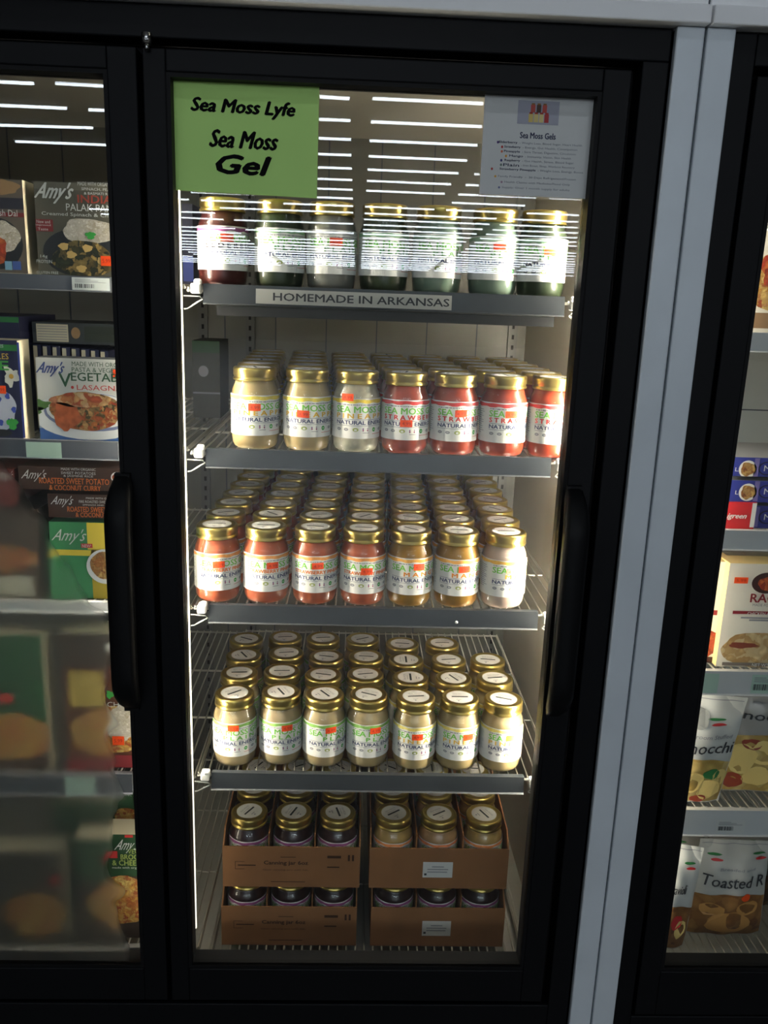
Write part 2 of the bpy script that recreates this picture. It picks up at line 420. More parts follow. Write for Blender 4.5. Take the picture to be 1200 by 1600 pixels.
# ============================================================ SHELVES
def wires(m, x0, x1, y0, y1, z, mat=None, sp=.0175, r=.0017):
    mat = mat or WIRE
    n = int(round((x1-x0)/sp))
    for i in range(n+1):
        x = x0+(x1-x0)*i/n
        m.tube([(x, y0, z-r), (x, y1, z-r)], r, mat, 5)
    for y in (y0, y0+(y1-y0)*.33, y0+(y1-y0)*.66, y1): m.tube([(x0, y, z-3*r), (x1, y, z-3*r)], r*1.4, mat, 6)
    for x in (x0, x1): m.tube([(x, y0, z-3*r), (x, y1, z-3*r)], r*1.8, mat, 6)
def shelf(x0, x1, z, label, lx0=None, lx1=None, lh=.032, lipmat=None, lip=True, wz=None, depth=.70, wiremat=None, flat=False, wy0=.078):
    r = empty('wire_shelf', ((x0+x1)/2, .4, z), label, 'shelf')
    wz = wz or z-.006
    m = MB(); wires(m, x0, x1, wy0, wy0+depth, wz, wiremat); m.build('wire_grid', r)
    lx0 = x0+.02 if lx0 is None else lx0; lx1 = x1-.02 if lx1 is None else lx1
    if lip:
        m = MB(); lm = lipmat or LIP
        sl = 0 if flat else .004
        m.prism([(.078, z), (.067, z), (.067-sl, z-lh+.002), (.064-sl, z-lh), (.074-sl, z-lh), (.074-sl, z-lh+.002), (.071, z-.003), (.078, z-.003)], lx0, lx1, lm)
        m.build('front_lip', r)
        if lipmat is None:
            MB().box(lx0+.004, lx1-.004, .0745, .079, z-lh+.004, z-.004, LIPDK).build('lip_backing', r)
    return r, wz
def clip(r, x, z, s):              # bright plastic clip and wire hook at a shelf end; s=+1 left end
    m = MB(); m.box(x-.008, x+.008, .062, .084, z-.012, z+.004, CLIP); m.box(x+s*.004-.006, x+s*.004+.006, .060, .070, z+.002, z+.011, CLIP)
    m.build('end_clip', r, bevel=.003)
    m = MB(); m.tube([(x-s*.020, .070, z-.016), (x+s*.006, .066, z-.016), (x+s*.010, .066, z-.020), (x-s*.002, .068, z-.028), (x-s*.014, .070, z-.036), (x-s*.020, .070, z-.037)], .0013, CLIP, 6)
    m.build('wire_hook', r)
SHZ = {1: 1.511, 2: 1.244, 3: .966, 4: .6356}
ordn = ['first', 'second', 'third', 'fourth', 'fifth', 'sixth', 'seventh']
snm = {1: 'top', 2: 'second', 3: 'third', 4: 'fourth'}
WZ = {}
for k, z in SHZ.items():
    r, WZ[k] = shelf(.004, .676, z, {1: 'grey-fronted wire shelf with a HOMEMADE IN ARKANSAS strip, topmost in the jar cooler',
        2: 'grey-fronted wire shelf second from top in the jar cooler, under strawberry jars',
        3: 'grey-fronted wire shelf in the middle of the jar cooler, under mango jars',
        4: 'grey-fronted wire shelf with white wires, just above the cardboard trays'}[k], .030, .6135)
    clip(r, .018, z-.004, 1); clip(r, .632, z-.010, -1)
    if k == 1:
        m = MB(); A, B = .114, .429
        fn = lambda u, v: (u, .0655-.0008-(1.511-v)*.115, v)
        m.rect(A, B, 1.483, 1.506, M('strip_paper', (176, 176, 170), .6), fn)
        fn2 = lambda u, v: (u, .0655-.0014-(1.511-v)*.115, v)
        m.text('HOMEMADE IN ARKANSAS', .142, .425, 1.4885, 1.5005, INK, fn2, .03)
        m.build('sign_strip', r)['label'] = 'pale paper strip lettered HOMEMADE IN ARKANSAS'
        MB().box(.05, .60, .072, .5, 1.462, 1.478, LIPDK).build('underside_pan', r)
    if k == 3:
        m = MB(); m.lathe([(0, .0), (.003, .0), (.002, .002), (0, .0025)], CLIP, 12)
        for i, v in enumerate(m.v): m.v[i] = Vector((.468+v.x, .0645-v.z, .944+v.y))
        m.build('lip_rivet', r)
# bottom rack of the jar bay
r = empty('wire_shelf', (.32, .4, .2), 'white wire floor rack under the cardboard trays, bottom of the jar cooler', 'shelf')
m = MB(); wires(m, .015, .655, .115, .78, .197, sp=.0185, r=.002); m.build('wire_grid', r)
m = MB(); m.tube([(.012, .108, .192), (.660, .108, .192)], .0042, WIRE, 8); m.tube([(.012, .106, .178), (.660, .106, .178)], .0035, WIRE, 8)
for x in (.012, .66): m.tube([(x, .108, .192), (x, .78, .192)], .004, WIRE, 8); m.tube([(x, .106, .17), (x, .106, .21)], .004, WIRE, 8)
m.build('front_rail', r)
MB().box(-.01, .07, .066, .100, .169, .178, WALLW).build('white_plate', r)

tagm = M('price_tag_green', (176, 205, 190), .6); tagw = M('price_tag_pale', (190, 200, 200), .6)
def barcode(m, u0, u1, v0, v1, fn, mat=None):
    rnd = random.Random(int(u0*1e4)); u = u0
    while u < u1:
        wd = rnd.choice([.0008, .0014, .002]); m.rect(u, min(u1, u+wd), v0, v1, mat or INK, fn); u += wd+rnd.choice([.0008, .0014])
def tag_px(r, x0, y0, x1, y1, Y, mat, code=True, label='pale shelf price tag'):
    a = at(x0, y0, Y); b = at(x1, y1, Y); fn = plane(Y, 0); f2 = plane(Y, 2); m = MB()
    m.rect(a.x, b.x, b.z, a.z, mat, fn)
    if code:
        h = a.z-b.z; wd = b.x-a.x
        barcode(m, a.x+wd*.08, a.x+wd*.6, b.z+h*.18, b.z+h*.5, f2)
        for q in range(3): m.rect(a.x+wd*.08, a.x+wd*(.9-.2*q), b.z+h*(.62+.1*q), b.z+h*(.66+.1*q), INKG, f2)
    m.build('price_tag', r)['label'] = label
LL = {1: 1.5155, 2: 1.250, 4: .630}
rl1, _ = shelf(-.70, -.003, LL[1], 'dark-fronted freezer shelf with barcode tag, topmost behind the left door', -.69, -.116, .024, M('lip_dark', (96, 100, 108), .45, .4), flat=True)
tag_px(rl1, 112, 433, 172, 455, .0665, tagw, True, 'white shelf tag with a barcode')
rl2, _ = shelf(-.70, -.003, LL[2], 'dark-fronted freezer shelf with pale green tag, second down behind the left door', -.69, -.116, .031, MATS['lip_dark'], flat=True)
tag_px(rl2, 40, 690, 97, 716, .0665, tagm, False, 'pale green shelf tag')
rl3, _ = shelf(-.70, -.003, .966, 'white-edged wire freezer shelf, third down behind the left door', -.69, -.116, .018, LIPW, flat=True)
rl4, _ = shelf(-.70, -.003, LL[4], 'blue-grey-fronted freezer shelf with green tag behind the misted left door', -.69, -.116, .040, MATS['lip_dark'], flat=True)
tag_px(rl4, 103, 1210, 152, 1238, .0665, tagm, False, 'pale green shelf tag')
rl5, _ = shelf(-.70, -.003, .250, 'white-edged wire freezer rack at the foot of the left door', -.69, -.112, .018, M('lip_dim', (150, 152, 152), .5), flat=True)
RL = {1: (1.465, .032), 2: (1.126, .036), 3: (.859, .047), 4: (.571, .055), 5: (.231, .040)}
rlab = {1: 'white-fronted wire shelf, topmost in the right cooler', 2: 'white-fronted wire shelf in the right cooler, under blue meal boxes',
        3: 'white-fronted wire shelf with green tags in the right cooler, under cream pasta cartons', 4: 'white-fronted wire shelf with a barcode tag in the right cooler, under dumpling pouches',
        5: 'grey-white wire rack at the bottom of the right cooler'}
RS = {}
for k, (z, lh) in RL.items():
    RS[k], _ = shelf(.905, 1.56, z, rlab[k], .912, 1.55, lh, LIPW, flat=True, wiremat=M('grey_wire', (190, 188, 180), .4))
tag_px(RS[3], 1100, 1052, 1120, 1083, .0665, tagm, False, 'pale green shelf tag'); tag_px(RS[3], 1176, 1054, 1215, 1084, .0665, tagm, True, 'pale green shelf tag with printing')
tag_px(RS[4], 1120, 1281, 1162, 1301, .0665, M('clear_tag', (205, 207, 206), .5), True, 'white shelf tag with a small barcode')

# ============================================================ JARS
R_L = .0412
def curved(r):
    return lambda u, v: (r*math.sin(u/R_L), -r*math.cos(u/R_L), .028+(v-.0165)*.97)
def deg(a): return math.radians(a)*R_L
FLV = {
 'pineapple': dict(gel=(196, 172, 118), band=(232, 212, 90), word='PINEAPPLE', wc=(228, 184, 50), look='tan pineapple'),
 'pale_pineapple': dict(gel=(206, 200, 176), band=(228, 200, 70), word='PINEAPPLE', wc=(222, 178, 60), look='cloudy white pineapple', lumps=True),
 'strawberry': dict(gel=(172, 64, 34), band=(214, 62, 62), word='STRAWBERRY', wc=(214, 52, 44), look='red strawberry'),
 'strawberry_pineapple': dict(gel=(184, 92, 56), band=(236, 160, 84), word='STRAWBERRY PINEAPPLE', wc=(236, 128, 60), look='salmon strawberry-pineapple'),
 'mango': dict(gel=(160, 116, 26), band=(244, 176, 82), word='M A N G O', wc=(244, 150, 40), look='mustard mango'),
 'pale_mango': dict(gel=(214, 190, 174), band=(244, 190, 90), word='M A N G O', wc=(244, 170, 50), look='pinkish white mango'),
 'tan_mango': dict(gel=(184, 152, 92), band=(240, 150, 90), word='M A N G O', wc=(244, 150, 40), look='tan mango'),
 'tan_pineapple': dict(gel=(192, 150, 104), band=(236, 140, 90), word='STRAWBERRY PINEAPPLE', wc=(236, 128, 60), look='pinkish tan'),
 'plain': dict(gel=(184, 164, 122), band=(142, 196, 96), word='PLAIN', wc=(120, 200, 80), look='beige plain'),
 'beige_pineapple': dict(gel=(186, 164, 116), band=(236, 218, 120), word='PINEAPPLE', wc=(234, 190, 80), look='beige pineapple'),
 'elderberry': dict(gel=(78, 26, 22), band=(160, 80, 140), word='ELDERBERRY', wc=(40, 36, 44), look='dark elderberry'),
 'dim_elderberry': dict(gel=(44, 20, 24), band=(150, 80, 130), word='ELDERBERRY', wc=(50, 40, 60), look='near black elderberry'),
 'olive': dict(gel=(54, 66, 44), band=(150, 190, 150), word='PLAIN', wc=(90, 160, 90), look='dark green'),  # this and next two: gel colour imitates side light and reflections on the jar
 'grey': dict(gel=(140, 138, 130), band=(200, 200, 200), word='PLAIN', wc=(120, 160, 110), look='grey white'),
 'sage': dict(gel=(130, 150, 132), band=(170, 200, 170), word='PLAIN', wc=(120, 170, 110), look='pale sage green'),
}
ring = [(0, 0), (.030, 0), (.0360, .0035), (.0394, .011), (.0406, .022), (.0406, .095), (.0400, .102), (.0376, .1085), (.0352, .1130), (.0344, .1185), (.033, .121), (0, .121)]
gelp = [(0, .003), (.029, .003), (.0348, .006), (.0380, .012), (.0392, .022), (.0392, .095), (.0385, .1012), (.0360, .1074), (.0336, .1122), (.0328, .1190), (0, .1190)]
glass_me = MB().lathe(ring, JGLASS, 40).mesh('jar_glass')
lidp = [(.0330, .1085), (.0362, .1085), (.0370, .1098), (.0370, .1122), (.0356, .1134), (.0352, .1150), (.0366, .1166), (.0366, .1245), (.0368, .1262), (.0362, .1285), (.0348, .1300), (.0325, .1302), (.0310, .1292), (.0300, .1288), (.0180, .1292), (0, .1292)]
lidp = [(a, b+.010) for a, b in lidp]
lid_me = MB().lathe(lidp, GOLD, 40).mesh('lid')
m = MB(); fn = lambda u, v: (u, v, .1397)
m.blob(0, 0, .0255, .0255, STICK, fn, 28)
fn = lambda u, v: (u, v, .1399)
m.rect(-.0155, .0155, -.0018, .0022, M('lid_ink', (30, 42, 42), .6), fn)
m.text('SEA MOSS', -.013, .013, .010, .014, INKG, fn); m.rect(-.008, .002, -.012, -.0105, INKG, fn); m.blob(-.004, -.0165, .002, .002, INKG, fn, 8); m.rect(-.012, .009, .0058, .0066, INKG, fn)
stk_me = m.mesh('lid_sticker')
def label_mesh(name, d):
    bandm = M('band_'+name, d['band'], .5, noise=.18, nscale=160); wm = M('word_'+name, d['wc'], .5)
    m = MB(); A = R_L
    m.rect(deg(-152), deg(170), .0165, .0865, PAPER, curved(.0411), 64)
    fn = curved(.04125); f2 = curved(.0413)
    n = 60; vs = []; fs = []; rnd = random.Random(3)
    for i in range(n+1):
        u = deg(-150)+deg(318)*i/n; vs += [fn(u, .0785+.0009*math.sin(i*.9)+rnd.uniform(-.0004, .0004)), fn(u, .0846+.0006*math.sin(i*.7))]
    for i in range(n): fs.append((2*i, 2*i+2, 2*i+3, 2*i+1))
    m.add(vs, fs, bandm)
    u = deg(-53)
    while u < deg(98):
        l = rnd.uniform(.002, .006); m.rect(u, u+l, .0745+rnd.uniform(-.0003, .0003), .0762, INKG, fn); u += l+.0012
    m.text('SEA MOSS GEL', deg(-54), deg(100), .0618, .0728, GREENT, f2, .035)
    wd = d['word']
    if wd == 'PLAIN': m.text('P L A I N', deg(-14), deg(72), .0520, .0598, wm, f2, .07)
    elif wd.startswith('M A'): m.text(wd, deg(-20), deg(86), .0520, .0598, wm, f2, .07)
    elif wd == 'STRAWBERRY PINEAPPLE': m.text(wd, deg(-52), deg(98), .0525, .0588, wm, f2, .07)
    else: m.text(' '.join(wd), deg(-53), deg(105), .0520, .0600, wm, f2, .07)
    m.rect(deg(-54), deg(100), .0496, .0502, NAVY, fn, 20); m.rect(deg(-54), deg(100), .0388, .0393, NAVY, fn, 20)
    m.text('NATURAL ENERGY', deg(-53), deg(88), .0412, .0480, NAVY, f2, .045)
    z = .0322
    for a, k in ((-46, 'g'), (-26, 'g'), (-3, 'o'), (21, 'f'), (45, 'l'), (68, 'g'), (88, 'l')):
        uu = deg(a)
        if k == 'g': m.blob(uu, z, .0042, .0026, INKG, fn, 10); m.rect(uu-.002, uu+.002, z-.0004, z+.0004, PAPER, f2)
        if k == 'o': m.blob(uu, z, .0052, .0034, OLIVE, fn, 12); m.blob(uu, z, .0025, .0014, PAPER, f2, 8)
        if k == 'f':
            m.rect(uu-.005, uu+.005, z-.003, z+.003, FLAG, fn); m.rect(uu-.0005, uu+.005, z+.0006, z+.0014, PAPER, f2); m.rect(uu-.005, uu+.005, z-.0014, z-.0006, REDI, f2)
        if k == 'l': m.blob(uu, z, .0036, .0040, LEAF, fn, 12); m.rect(uu-.0018, uu+.0018, z-.0005, z+.0005, PAPER, f2)
    m.rect(deg(14), deg(30), .0262, .0272, INKG, fn, 3); m.rect(deg(40), deg(80), .0243, .0250, REDI, fn, 6)
    for q in range(12):                        # small-print column left of the name
        zz = .072-q*.0037; m.rect(deg(-100), deg(-100)+rnd.uniform(.014, .024), zz, zz+.0009, INKG, fn, 3)
        m.rect(deg(112), deg(112)+rnd.uniform(.014, .024), zz, zz+.0009, INKG, fn, 3)
    for q, (a, zz) in enumerate(((-118, .062), (-112, .050), (-120, .040), (-108, .030))):
        m.blob(deg(a), zz, .004, .0035, (GREENT, OLIVE, LEAF, GREENT)[q], fn, 10)
    return m.mesh('label')
def jar_proto(name):
    d = FLV[name]
    gm = M('gel_'+name, tuple(v*.93 for v in d['gel']), .35, noise=.30 if d.get('lumps') else .06, nscale=55 if d.get('lumps') else 25, coat=.2)
    b = gm.node_tree.nodes['Principled BSDF']
    b.inputs['Subsurface Weight'].default_value = .15; b.inputs['Subsurface Radius'].default_value = (.01, .006, .004); b.inputs['Subsurface Scale'].default_value = .5
    gel_me = MB().lathe(gelp, gm, 32).mesh('gel')
    lab = label_mesh(name, d)
    return dict(gel=gel_me, label=lab, d=d)
PROTO = {}
def jar(flav, x, y, z, label, group, rot=0, tilt=0, sticker=None, stm=None, lidrot=None):
    if flav not in PROTO: PROTO[flav] = jar_proto(flav)
    P = PROTO[flav]
    r = bpy.data.objects.new('gel_jar', None); r.empty_display_size = .03; COL.objects.link(r)
    r.location = (x, y, z); r.rotation_euler = (0, 0, math.radians(rot)); tag(r, label, 'jar', group)
    def ch(nm, me, p, rz=0):
        o = bpy.data.objects.new(nm, me); COL.objects.link(o); o.parent = p; o.rotation_euler.z = rz; return o
    ch('jar_glass', glass_me, r); ch('gel', P['gel'], r); l = ch('lid', lid_me, r)
    ch('lid_sticker', stk_me, l, math.radians(lidrot if lidrot is not None else random.uniform(-90, 90)) - math.radians(rot))
    ch('label', P['label'], r)
    if sticker:
        a, zz = sticker; a -= rot; s = MB(); fn = curved(.0417); f2 = curved(.04185)
        slope = random.uniform(-.05, .05)
        def sk(f): return lambda u, v: f(u, v+(u-deg(a))*slope)
        s.rect(deg(a)-.0105, deg(a)+.0105, zz-.0062, zz+.0062, stm or ORST, sk(fn), 6)
        s.text('4.99', deg(a)-.007, deg(a)+.008, zz-.003, zz+.0025, STINK if (stm is None) else M('faded_ink', (230, 110, 60), .6), sk(f2))
        s.v = [Vector(v) for v in s.v]
        if zz > .088: pass
        ch('price_sticker', s.mesh('price_sticker'), r)
    return r
def rowjit(s=.0015): return random.uniform(-s, s)
# top shelf
for i, (x, fl) in enumerate(zip((.054, .147, .232, .318, .407, .500, .581), ('elderberry', 'olive', 'grey', 'olive', 'sage', 'sage', 'olive'))):
    dd = ['dark brown gel with purple-edged label', 'reflection-tinted dark green gel, white label', 'reflection-tinted greyish gel, white label', 'dark green gel, tinted with glass reflections',
          'pale sage gel, tinted with glass reflections', 'reflection-tinted sage gel, red price sticker', 'reflection-tinted green gel, red price sticker'][i]
    jar(fl, x, .1185, WZ[1], 'jar of %s, %s from left on the top shelf' % (dd, ordn[i]), 'jars on the top shelf', rot=(22, 8, 0, 4, 0, 0, -2)[i],
        sticker={0: (18, .068), 2: (12, .068), 5: (5, .070), 6: (8, .064)}.get(i))
# second shelf
X2 = (.106, .195, .280, .3645, .4495, .535, .6195)
F2 = ('pineapple', 'pineapple', 'pale_pineapple', 'strawberry', 'strawberry', 'strawberry', 'strawberry')
S2 = [(5, .066), (-6, .057), (-22, .088), (0, .046), (10, .066), (10, .067), (20, .066)]
R2 = (2, 0, 2, -6, 6, 10, 0)
for k in range(6):
    for i in range(7):
        d = FLV[F2[i]]['look']
        lb = ('%s gel jar, %s from left in the front row of the second shelf' % (d, ordn[i])) if k == 0 else ('gold-lidded %s jar, %s from left, %s row back, second shelf' % (d, ordn[i], ordn[k]))
        jar(F2[i], X2[i]+(rowjit(.0004) if k else 0)-.004*k, .1185+.0865*k+(rowjit(.002) if k else 0), WZ[2], lb, 'jars on the second shelf', rot=R2[i] if k == 0 else random.uniform(-40, 40),
            sticker=S2[i] if k == 0 else None, stm=ORST2 if (i == 6 and k == 0) else None)
X3 = (.038, .125, .2125, .299, .3845, .470, .5555)
F3 = ('strawberry_pineapple',)*4+('mango', 'mango', 'pale_mango')
S3 = [(12, .066), (22, .066), (10, .068), (10, .060), (20, .070), (12, .068), (12, .066)]
R3 = (12, 8, 0, 0, 2, 2, 16)
for k in range(8):
    for i in range(7):
        fl = F3[i] if not (i == 6 and k) else 'mango'
        d = FLV[fl]['look']
        lb = ('%s gel jar, %s from left in the front row of the third shelf' % (d, ordn[i])) if k == 0 else ('gold-lidded %s jar, %s from left, %s row back, third shelf' % (d, ordn[i], (ordn+['eighth'])[k]))
        jar(fl, X3[i]+(rowjit(.0003) if k else 0)+.003*k, .1195+.0838*k+(rowjit(.0005) if k else 0), WZ[3], lb, 'jars on the third shelf', rot=R3[i] if k == 0 else random.uniform(-40, 40),
            sticker=S3[i] if k == 0 else None, stm=PKST if (i == 6 and k == 0) else None, lidrot=(5, 0, -8, -5, -40, 0, 0)[i] if k == 0 else random.uniform(-50, 50))
# fourth shelf
ROWS4 = [[(173,243),(318,240),(455,246),(592,248),(740,255),(877,257),(1014,262)], [(188,180),(318,175),(450,187),(582,185),(723,195),(858,200),(987,197)],
         [(202,125),(335,118),(460,130),(580,130),(708,140),(842,140),(962,140)], [(210,75),(327,70),(450,72),(573,75),(697,90),(822,88)]]
LR4 = [(42, -62, -55, -25, 8, 0, -22), (5, 5, -12, 12, 90, -60, 10), (-60, 12, -12, -5, 90, 10, -8), (-30, 10, 10, 30, -5, 3)]
F4 = ('plain',)*4+('beige_pineapple',)*3
S4 = [(4, .077), (22, .074), (20, .074), (20, .074), (4, .066), (22, .066), (18, .068)]
R4 = (-8, -4, 14, 10, 2, 6, 10)
for k, row in enumerate(ROWS4):
    pts_ = [at_z(280+px/2, 960+py/2, WZ[4]+.140) for px, py in row]
    for i, p in enumerate(pts_):
        if i: p.x = max(p.x, pts_[i-1].x+.0832)
        if k: p.y = max(p.y, prev_[i].y+.0834)
    prev_ = pts_
    for i, p in enumerate(pts_):
        d = FLV[F4[i]]['look']
        lb = ('%s gel jar, %s from left in the front row of the fourth shelf' % (d, ordn[i])) if k == 0 else ('gold-lidded %s jar, %s from left, %s row back, fourth shelf' % (d, ordn[i], ordn[k]))
        jar(F4[i], p.x, p.y, WZ[4], lb, 'jars on the fourth shelf', rot=R4[i] if k == 0 else random.uniform(-30, 30), sticker=S4[i] if k == 0 else None, stm=ORST2 if (i == 6 and k == 0) else None, lidrot=LR4[k][i])

# ============================================================ CARDBOARD TRAYS
def tray(x0, x1, z0, label, printed, y0=.13, d=.36, h=.092):
    r = empty('cardboard_tray', ((x0+x1)/2, y0+d/2, z0), label, 'box', 'cardboard jar trays')
    t = .0028; hs = .118; m = MB()
    m.box(x0, x1, y0, y0+d, z0, z0+t, CARD)
    m.box(x0, x1, y0, y0+t, z0+t, z0+h, CARD); m.box(x0, x1, y0+d-t, y0+d, z0+t, z0+.136, CARD)
    for xa, xb in ((x0, x0+t), (x1-t, x1)):
        m.add([(xa, y0+t, z0+t), (xb, y0+t, z0+t), (xb, y0+d-t, z0+t), (xa, y0+d-t, z0+t), (xa, y0+t, z0+h), (xb, y0+t, z0+h), (xb, y0+.03, z0+hs), (xa, y0+.03, z0+hs), (xa, y0+d-t, z0+.136), (xb, y0+d-t, z0+.136)],
              [(0, 4, 7, 8, 3), (1, 2, 9, 6, 5), (4, 5, 6, 7), (7, 6, 9, 8)], CARD)
    m.build('tray_body', r)
    for q in (1, 2):
        xx = x0+(x1-x0)*q/3
        MB().box(xx-.001, xx+.001, y0+.004, y0+d-.004, z0+t, z0+.120, CARDD).build('divider', r)
    m = MB(); fn = plane(y0, 1); f2 = plane(y0, 2); W_ = x1-x0
    if printed == 'canning':
        m.text('Canning jar 6oz', x0+W_*.30, x0+W_*.62, z0+.050, z0+.061, CARDINK, fn, .03)
        m.text('Glass canning jars with lids', x0+W_*.29, x0+W_*.62, z0+.038, z0+.042, CARDINK, fn)
        m.rect(x0+W_*.35, x0+W_*.6, z0+.012, z0+.0135, CARDINK, fn); m.rect(x0+W_*.42, x0+W_*.53, z0+.069, z0+.0705, CARDINK, fn)
        for a, b, c, e in ((.09, .16, .058, .059), (.09, .16, .041, .042), (.09, .093, .041, .059)): m.rect(x0+W_*a, x0+W_*b, z0+c, z0+e, CARDINK, fn)
        m.rect(x0+W_*.11, x0+W_*.24, z0+.049, z0+.0515, CARDINK, fn)
        m.rect(x0+W_*.76, x0+W_*.86, z0+.068, z0+.074, CARDINK, fn); m.rect(x0+W_*.76, x0+W_*.85, z0+.046, z0+.049, CARDINK, fn)
        for a in (.91, .94): m.rect(x0+W_*a, x0+W_*(a+.015), z0+.062, z0+.076, CARDINK, fn)
        m.build('printed_lettering', r)
    else:
        cx0, cx1, c0, c1 = x0+W_*.385, x0+W_*.60, z0+.026, z0+.062
        m.rect(cx0, cx1, c0, c1, M('sticker_white', (215, 216, 214), .6), fn)
        for q, (a, b) in enumerate(((.3, .7), (.15, .85), (.15, .82))): m.rect(cx0+(cx1-cx0)*a, cx0+(cx1-cx0)*b, c0+.024-.006*q, c0+.0262-.006*q, INKG, f2)
        m.rect(cx0+.003, cx0+.008, c0+.005, c0+.010, INK, f2)
        m.build('shipping_label', r)['label'] = 'small white shipping label'
    return r
LOWZ, UPZ = .198, .3416
tray(.033, .309, LOWZ, 'brown cardboard tray of dark jars, lower left on the cooler floor', 'canning', y0=.135)
tray(.338, .614, LOWZ, 'brown cardboard tray of dark jars, lower right on the cooler floor', 'white', y0=.135)
tray(.038, .312, UPZ, 'brown cardboard tray with faded printing, stacked upper left', 'canning')
tray(.331, .611, UPZ, 'brown cardboard tray with white label and tan jars, stacked upper right', 'white')
def tray_jars(xs, y0, z, fl, where, rows, lr, lab='jars in the cardboard trays'):
    for k in range(rows):
        for i, x in enumerate(xs):
            jar(fl[i], x, y0+.0455+.086*k, z, 'gold-lidded %s jar, %s from left, %s row, %s tray' % (FLV[fl[i]]['look'], ordn[i], 'front' if k == 0 else ordn[k], where), lab,
                rot=random.uniform(-15, 15), lidrot=lr[i] if k == 0 else None)
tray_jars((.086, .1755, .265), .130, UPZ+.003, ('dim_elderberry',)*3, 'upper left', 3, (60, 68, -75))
tray_jars((.3785, .471, .563), .130, UPZ+.003, ('tan_mango', 'tan_pineapple', 'tan_mango'), 'upper right', 3, (38, 33, -62))
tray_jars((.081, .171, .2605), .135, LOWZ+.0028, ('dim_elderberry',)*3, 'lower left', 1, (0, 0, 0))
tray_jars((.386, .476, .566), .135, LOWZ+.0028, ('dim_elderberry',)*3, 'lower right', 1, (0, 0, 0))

# ============================================================ SIGNS ON THE GLASS
def sheet(name, c, mat, label, cat, Y=.0195):      # corners TL TR BR BL in x,z
    r = empty(name, ((c[0][0]+c[1][0])/2, Y, c[2][1]), label, cat)
    m = MB(); vs = [(x, Y-.0004, z) for x, z in c]+[(x, Y, z) for x, z in c]
    m.add(vs, [(0, 3, 2, 1), (4, 5, 6, 7), (0, 1, 5, 4), (1, 2, 6, 5), (2, 3, 7, 6), (3, 0, 4, 7)], mat); m.build('paper_sheet', r)
    def fn(u, v):                                  # u,v 0..1 from the lower left
        x = (c[3][0]*(1-u)+c[2][0]*u)*(1-v)+(c[0][0]*(1-u)+c[1][0]*u)*v
        z = (c[3][1]*(1-u)+c[2][1]*u)*(1-v)+(c[0][1]*(1-u)+c[1][1]*u)*v
        return (x, Y-.0008, z)
    return r, fn
def q4(pts, Y): return [(at(*p, Y).x, at(*p, Y).z) for p in pts]
c = q4([(268, 122), (499, 136), (495, 310), (272, 297)], .0195)
r, fn = sheet('paper_sign', c, M('green_paper', (198, 242, 142), .8, spec=.15), 'bright green paper sign reading Sea Moss Lyfe Sea Moss Gel, taped to the glass', 'sign')
m = MB(); K = M('sign_black', (14, 15, 17), .8, spec=.08)
m.text('Sea Moss Lyfe', .135, .835, .690, .845, K, fn, .05, .28)
m.text('Sea Moss', .265, .72, .415, .570, K, fn, .05, .28)
m.text('Gel', .300, .65, .180, .350, K, fn, .07, .40)
m.build('lettering', r)
c = q4([(758, 145), (933, 153), (919, 311), (749, 303)], .0195)
r, fn = sheet('paper_notice', c, M('white_notice', (216, 218, 216), .7, spec=.15), 'white paper notice listing Sea Moss Gels flavours, taped to the glass', 'notice')
m = MB(); D1 = M('notice_ink', (62, 68, 96), .8, spec=.1); D2 = M('notice_ink_grey', (132, 138, 148), .7)
m.text('Sea Moss Gels', .335, .655, .575, .635, D1, fn, .03)
m.build('heading', r)
m = MB()
lines = [('Elderberry', 'Weight Loss, Blood Sugar, Heart Health', .15, .90, .16, (90, 60, 130)), ('Strawberry', 'Energy, Gut Health, Constipation', .20, .86, .20, (200, 60, 60)), ('Pineapple', 'Sore Throat, Digestion, Circulation', .20, .85, .20, (220, 120, 90)),
         ('Mango', 'Immunity, Vision, Skin Health', .25, .81, .24, (235, 170, 60)), ('Raspberry', 'Gut Health, Stress, Blood Sugar', .21, .84, .20, (60, 60, 130)), ('Plain', 'Iron Boost, Sleep, Workout Recovery', .20, .85, .20, (120, 140, 130)),
         ('Strawberry Pineapple', 'Weight Loss, Energy, Bones', .17, .93, .13, (180, 60, 60))]
for i, (a, b, u0, u1, ub, colr) in enumerate(lines):
    v = .525-.0445*i; split = u0+(u1-u0)*(.22 if len(a) < 12 else .43)
    m.text(a, u0, split, v-.012, v+.016, D1, fn, .02); m.text('- '+b, split+.02, u1, v-.012, v+.014, D2, fn)
    m.blob(ub-.02 if ub > .14 else .10, v, .010, .014, M('dot%d' % i, colr, .6), fn, 10)
for i, (t, u0, u1) in enumerate([('Family Friendly  -  30 Days Refrigerated/Frozen', .16, .87), ('Health Claims with Medicine/Food Only', .22, .82), ('Supply: Over 1 month supply for adults', .20, .82)]):
    v = .185-.055*i; m.text(t, u0, u1, v-.012, v+.014, D2, fn); m.blob(u0-.025, v, .010, .012, M('dote%d' % i, ((225, 170, 60), (170, 140, 160), (110, 120, 160))[i], .6), fn, 10)
m.build('lettering', r)
m = MB(); m.rect(.30, .67, .715, .945, M('photo_ground', (170, 172, 186), .7), fn)
fnb = lambda u, v: (fn(u, v)[0], fn(u, v)[1]-.0003, fn(u, v)[2])
for i in range(3): m.rect(.415+.052*i, .455+.052*i, .83, .905, M('pj%d' % i, ((205, 90, 80), (90, 70, 60), (205, 90, 80))[i], .7), fnb); m.rect(.42+.052*i, .45+.052*i, .905, .92, M('pl', (150, 110, 60), .7), fnb)
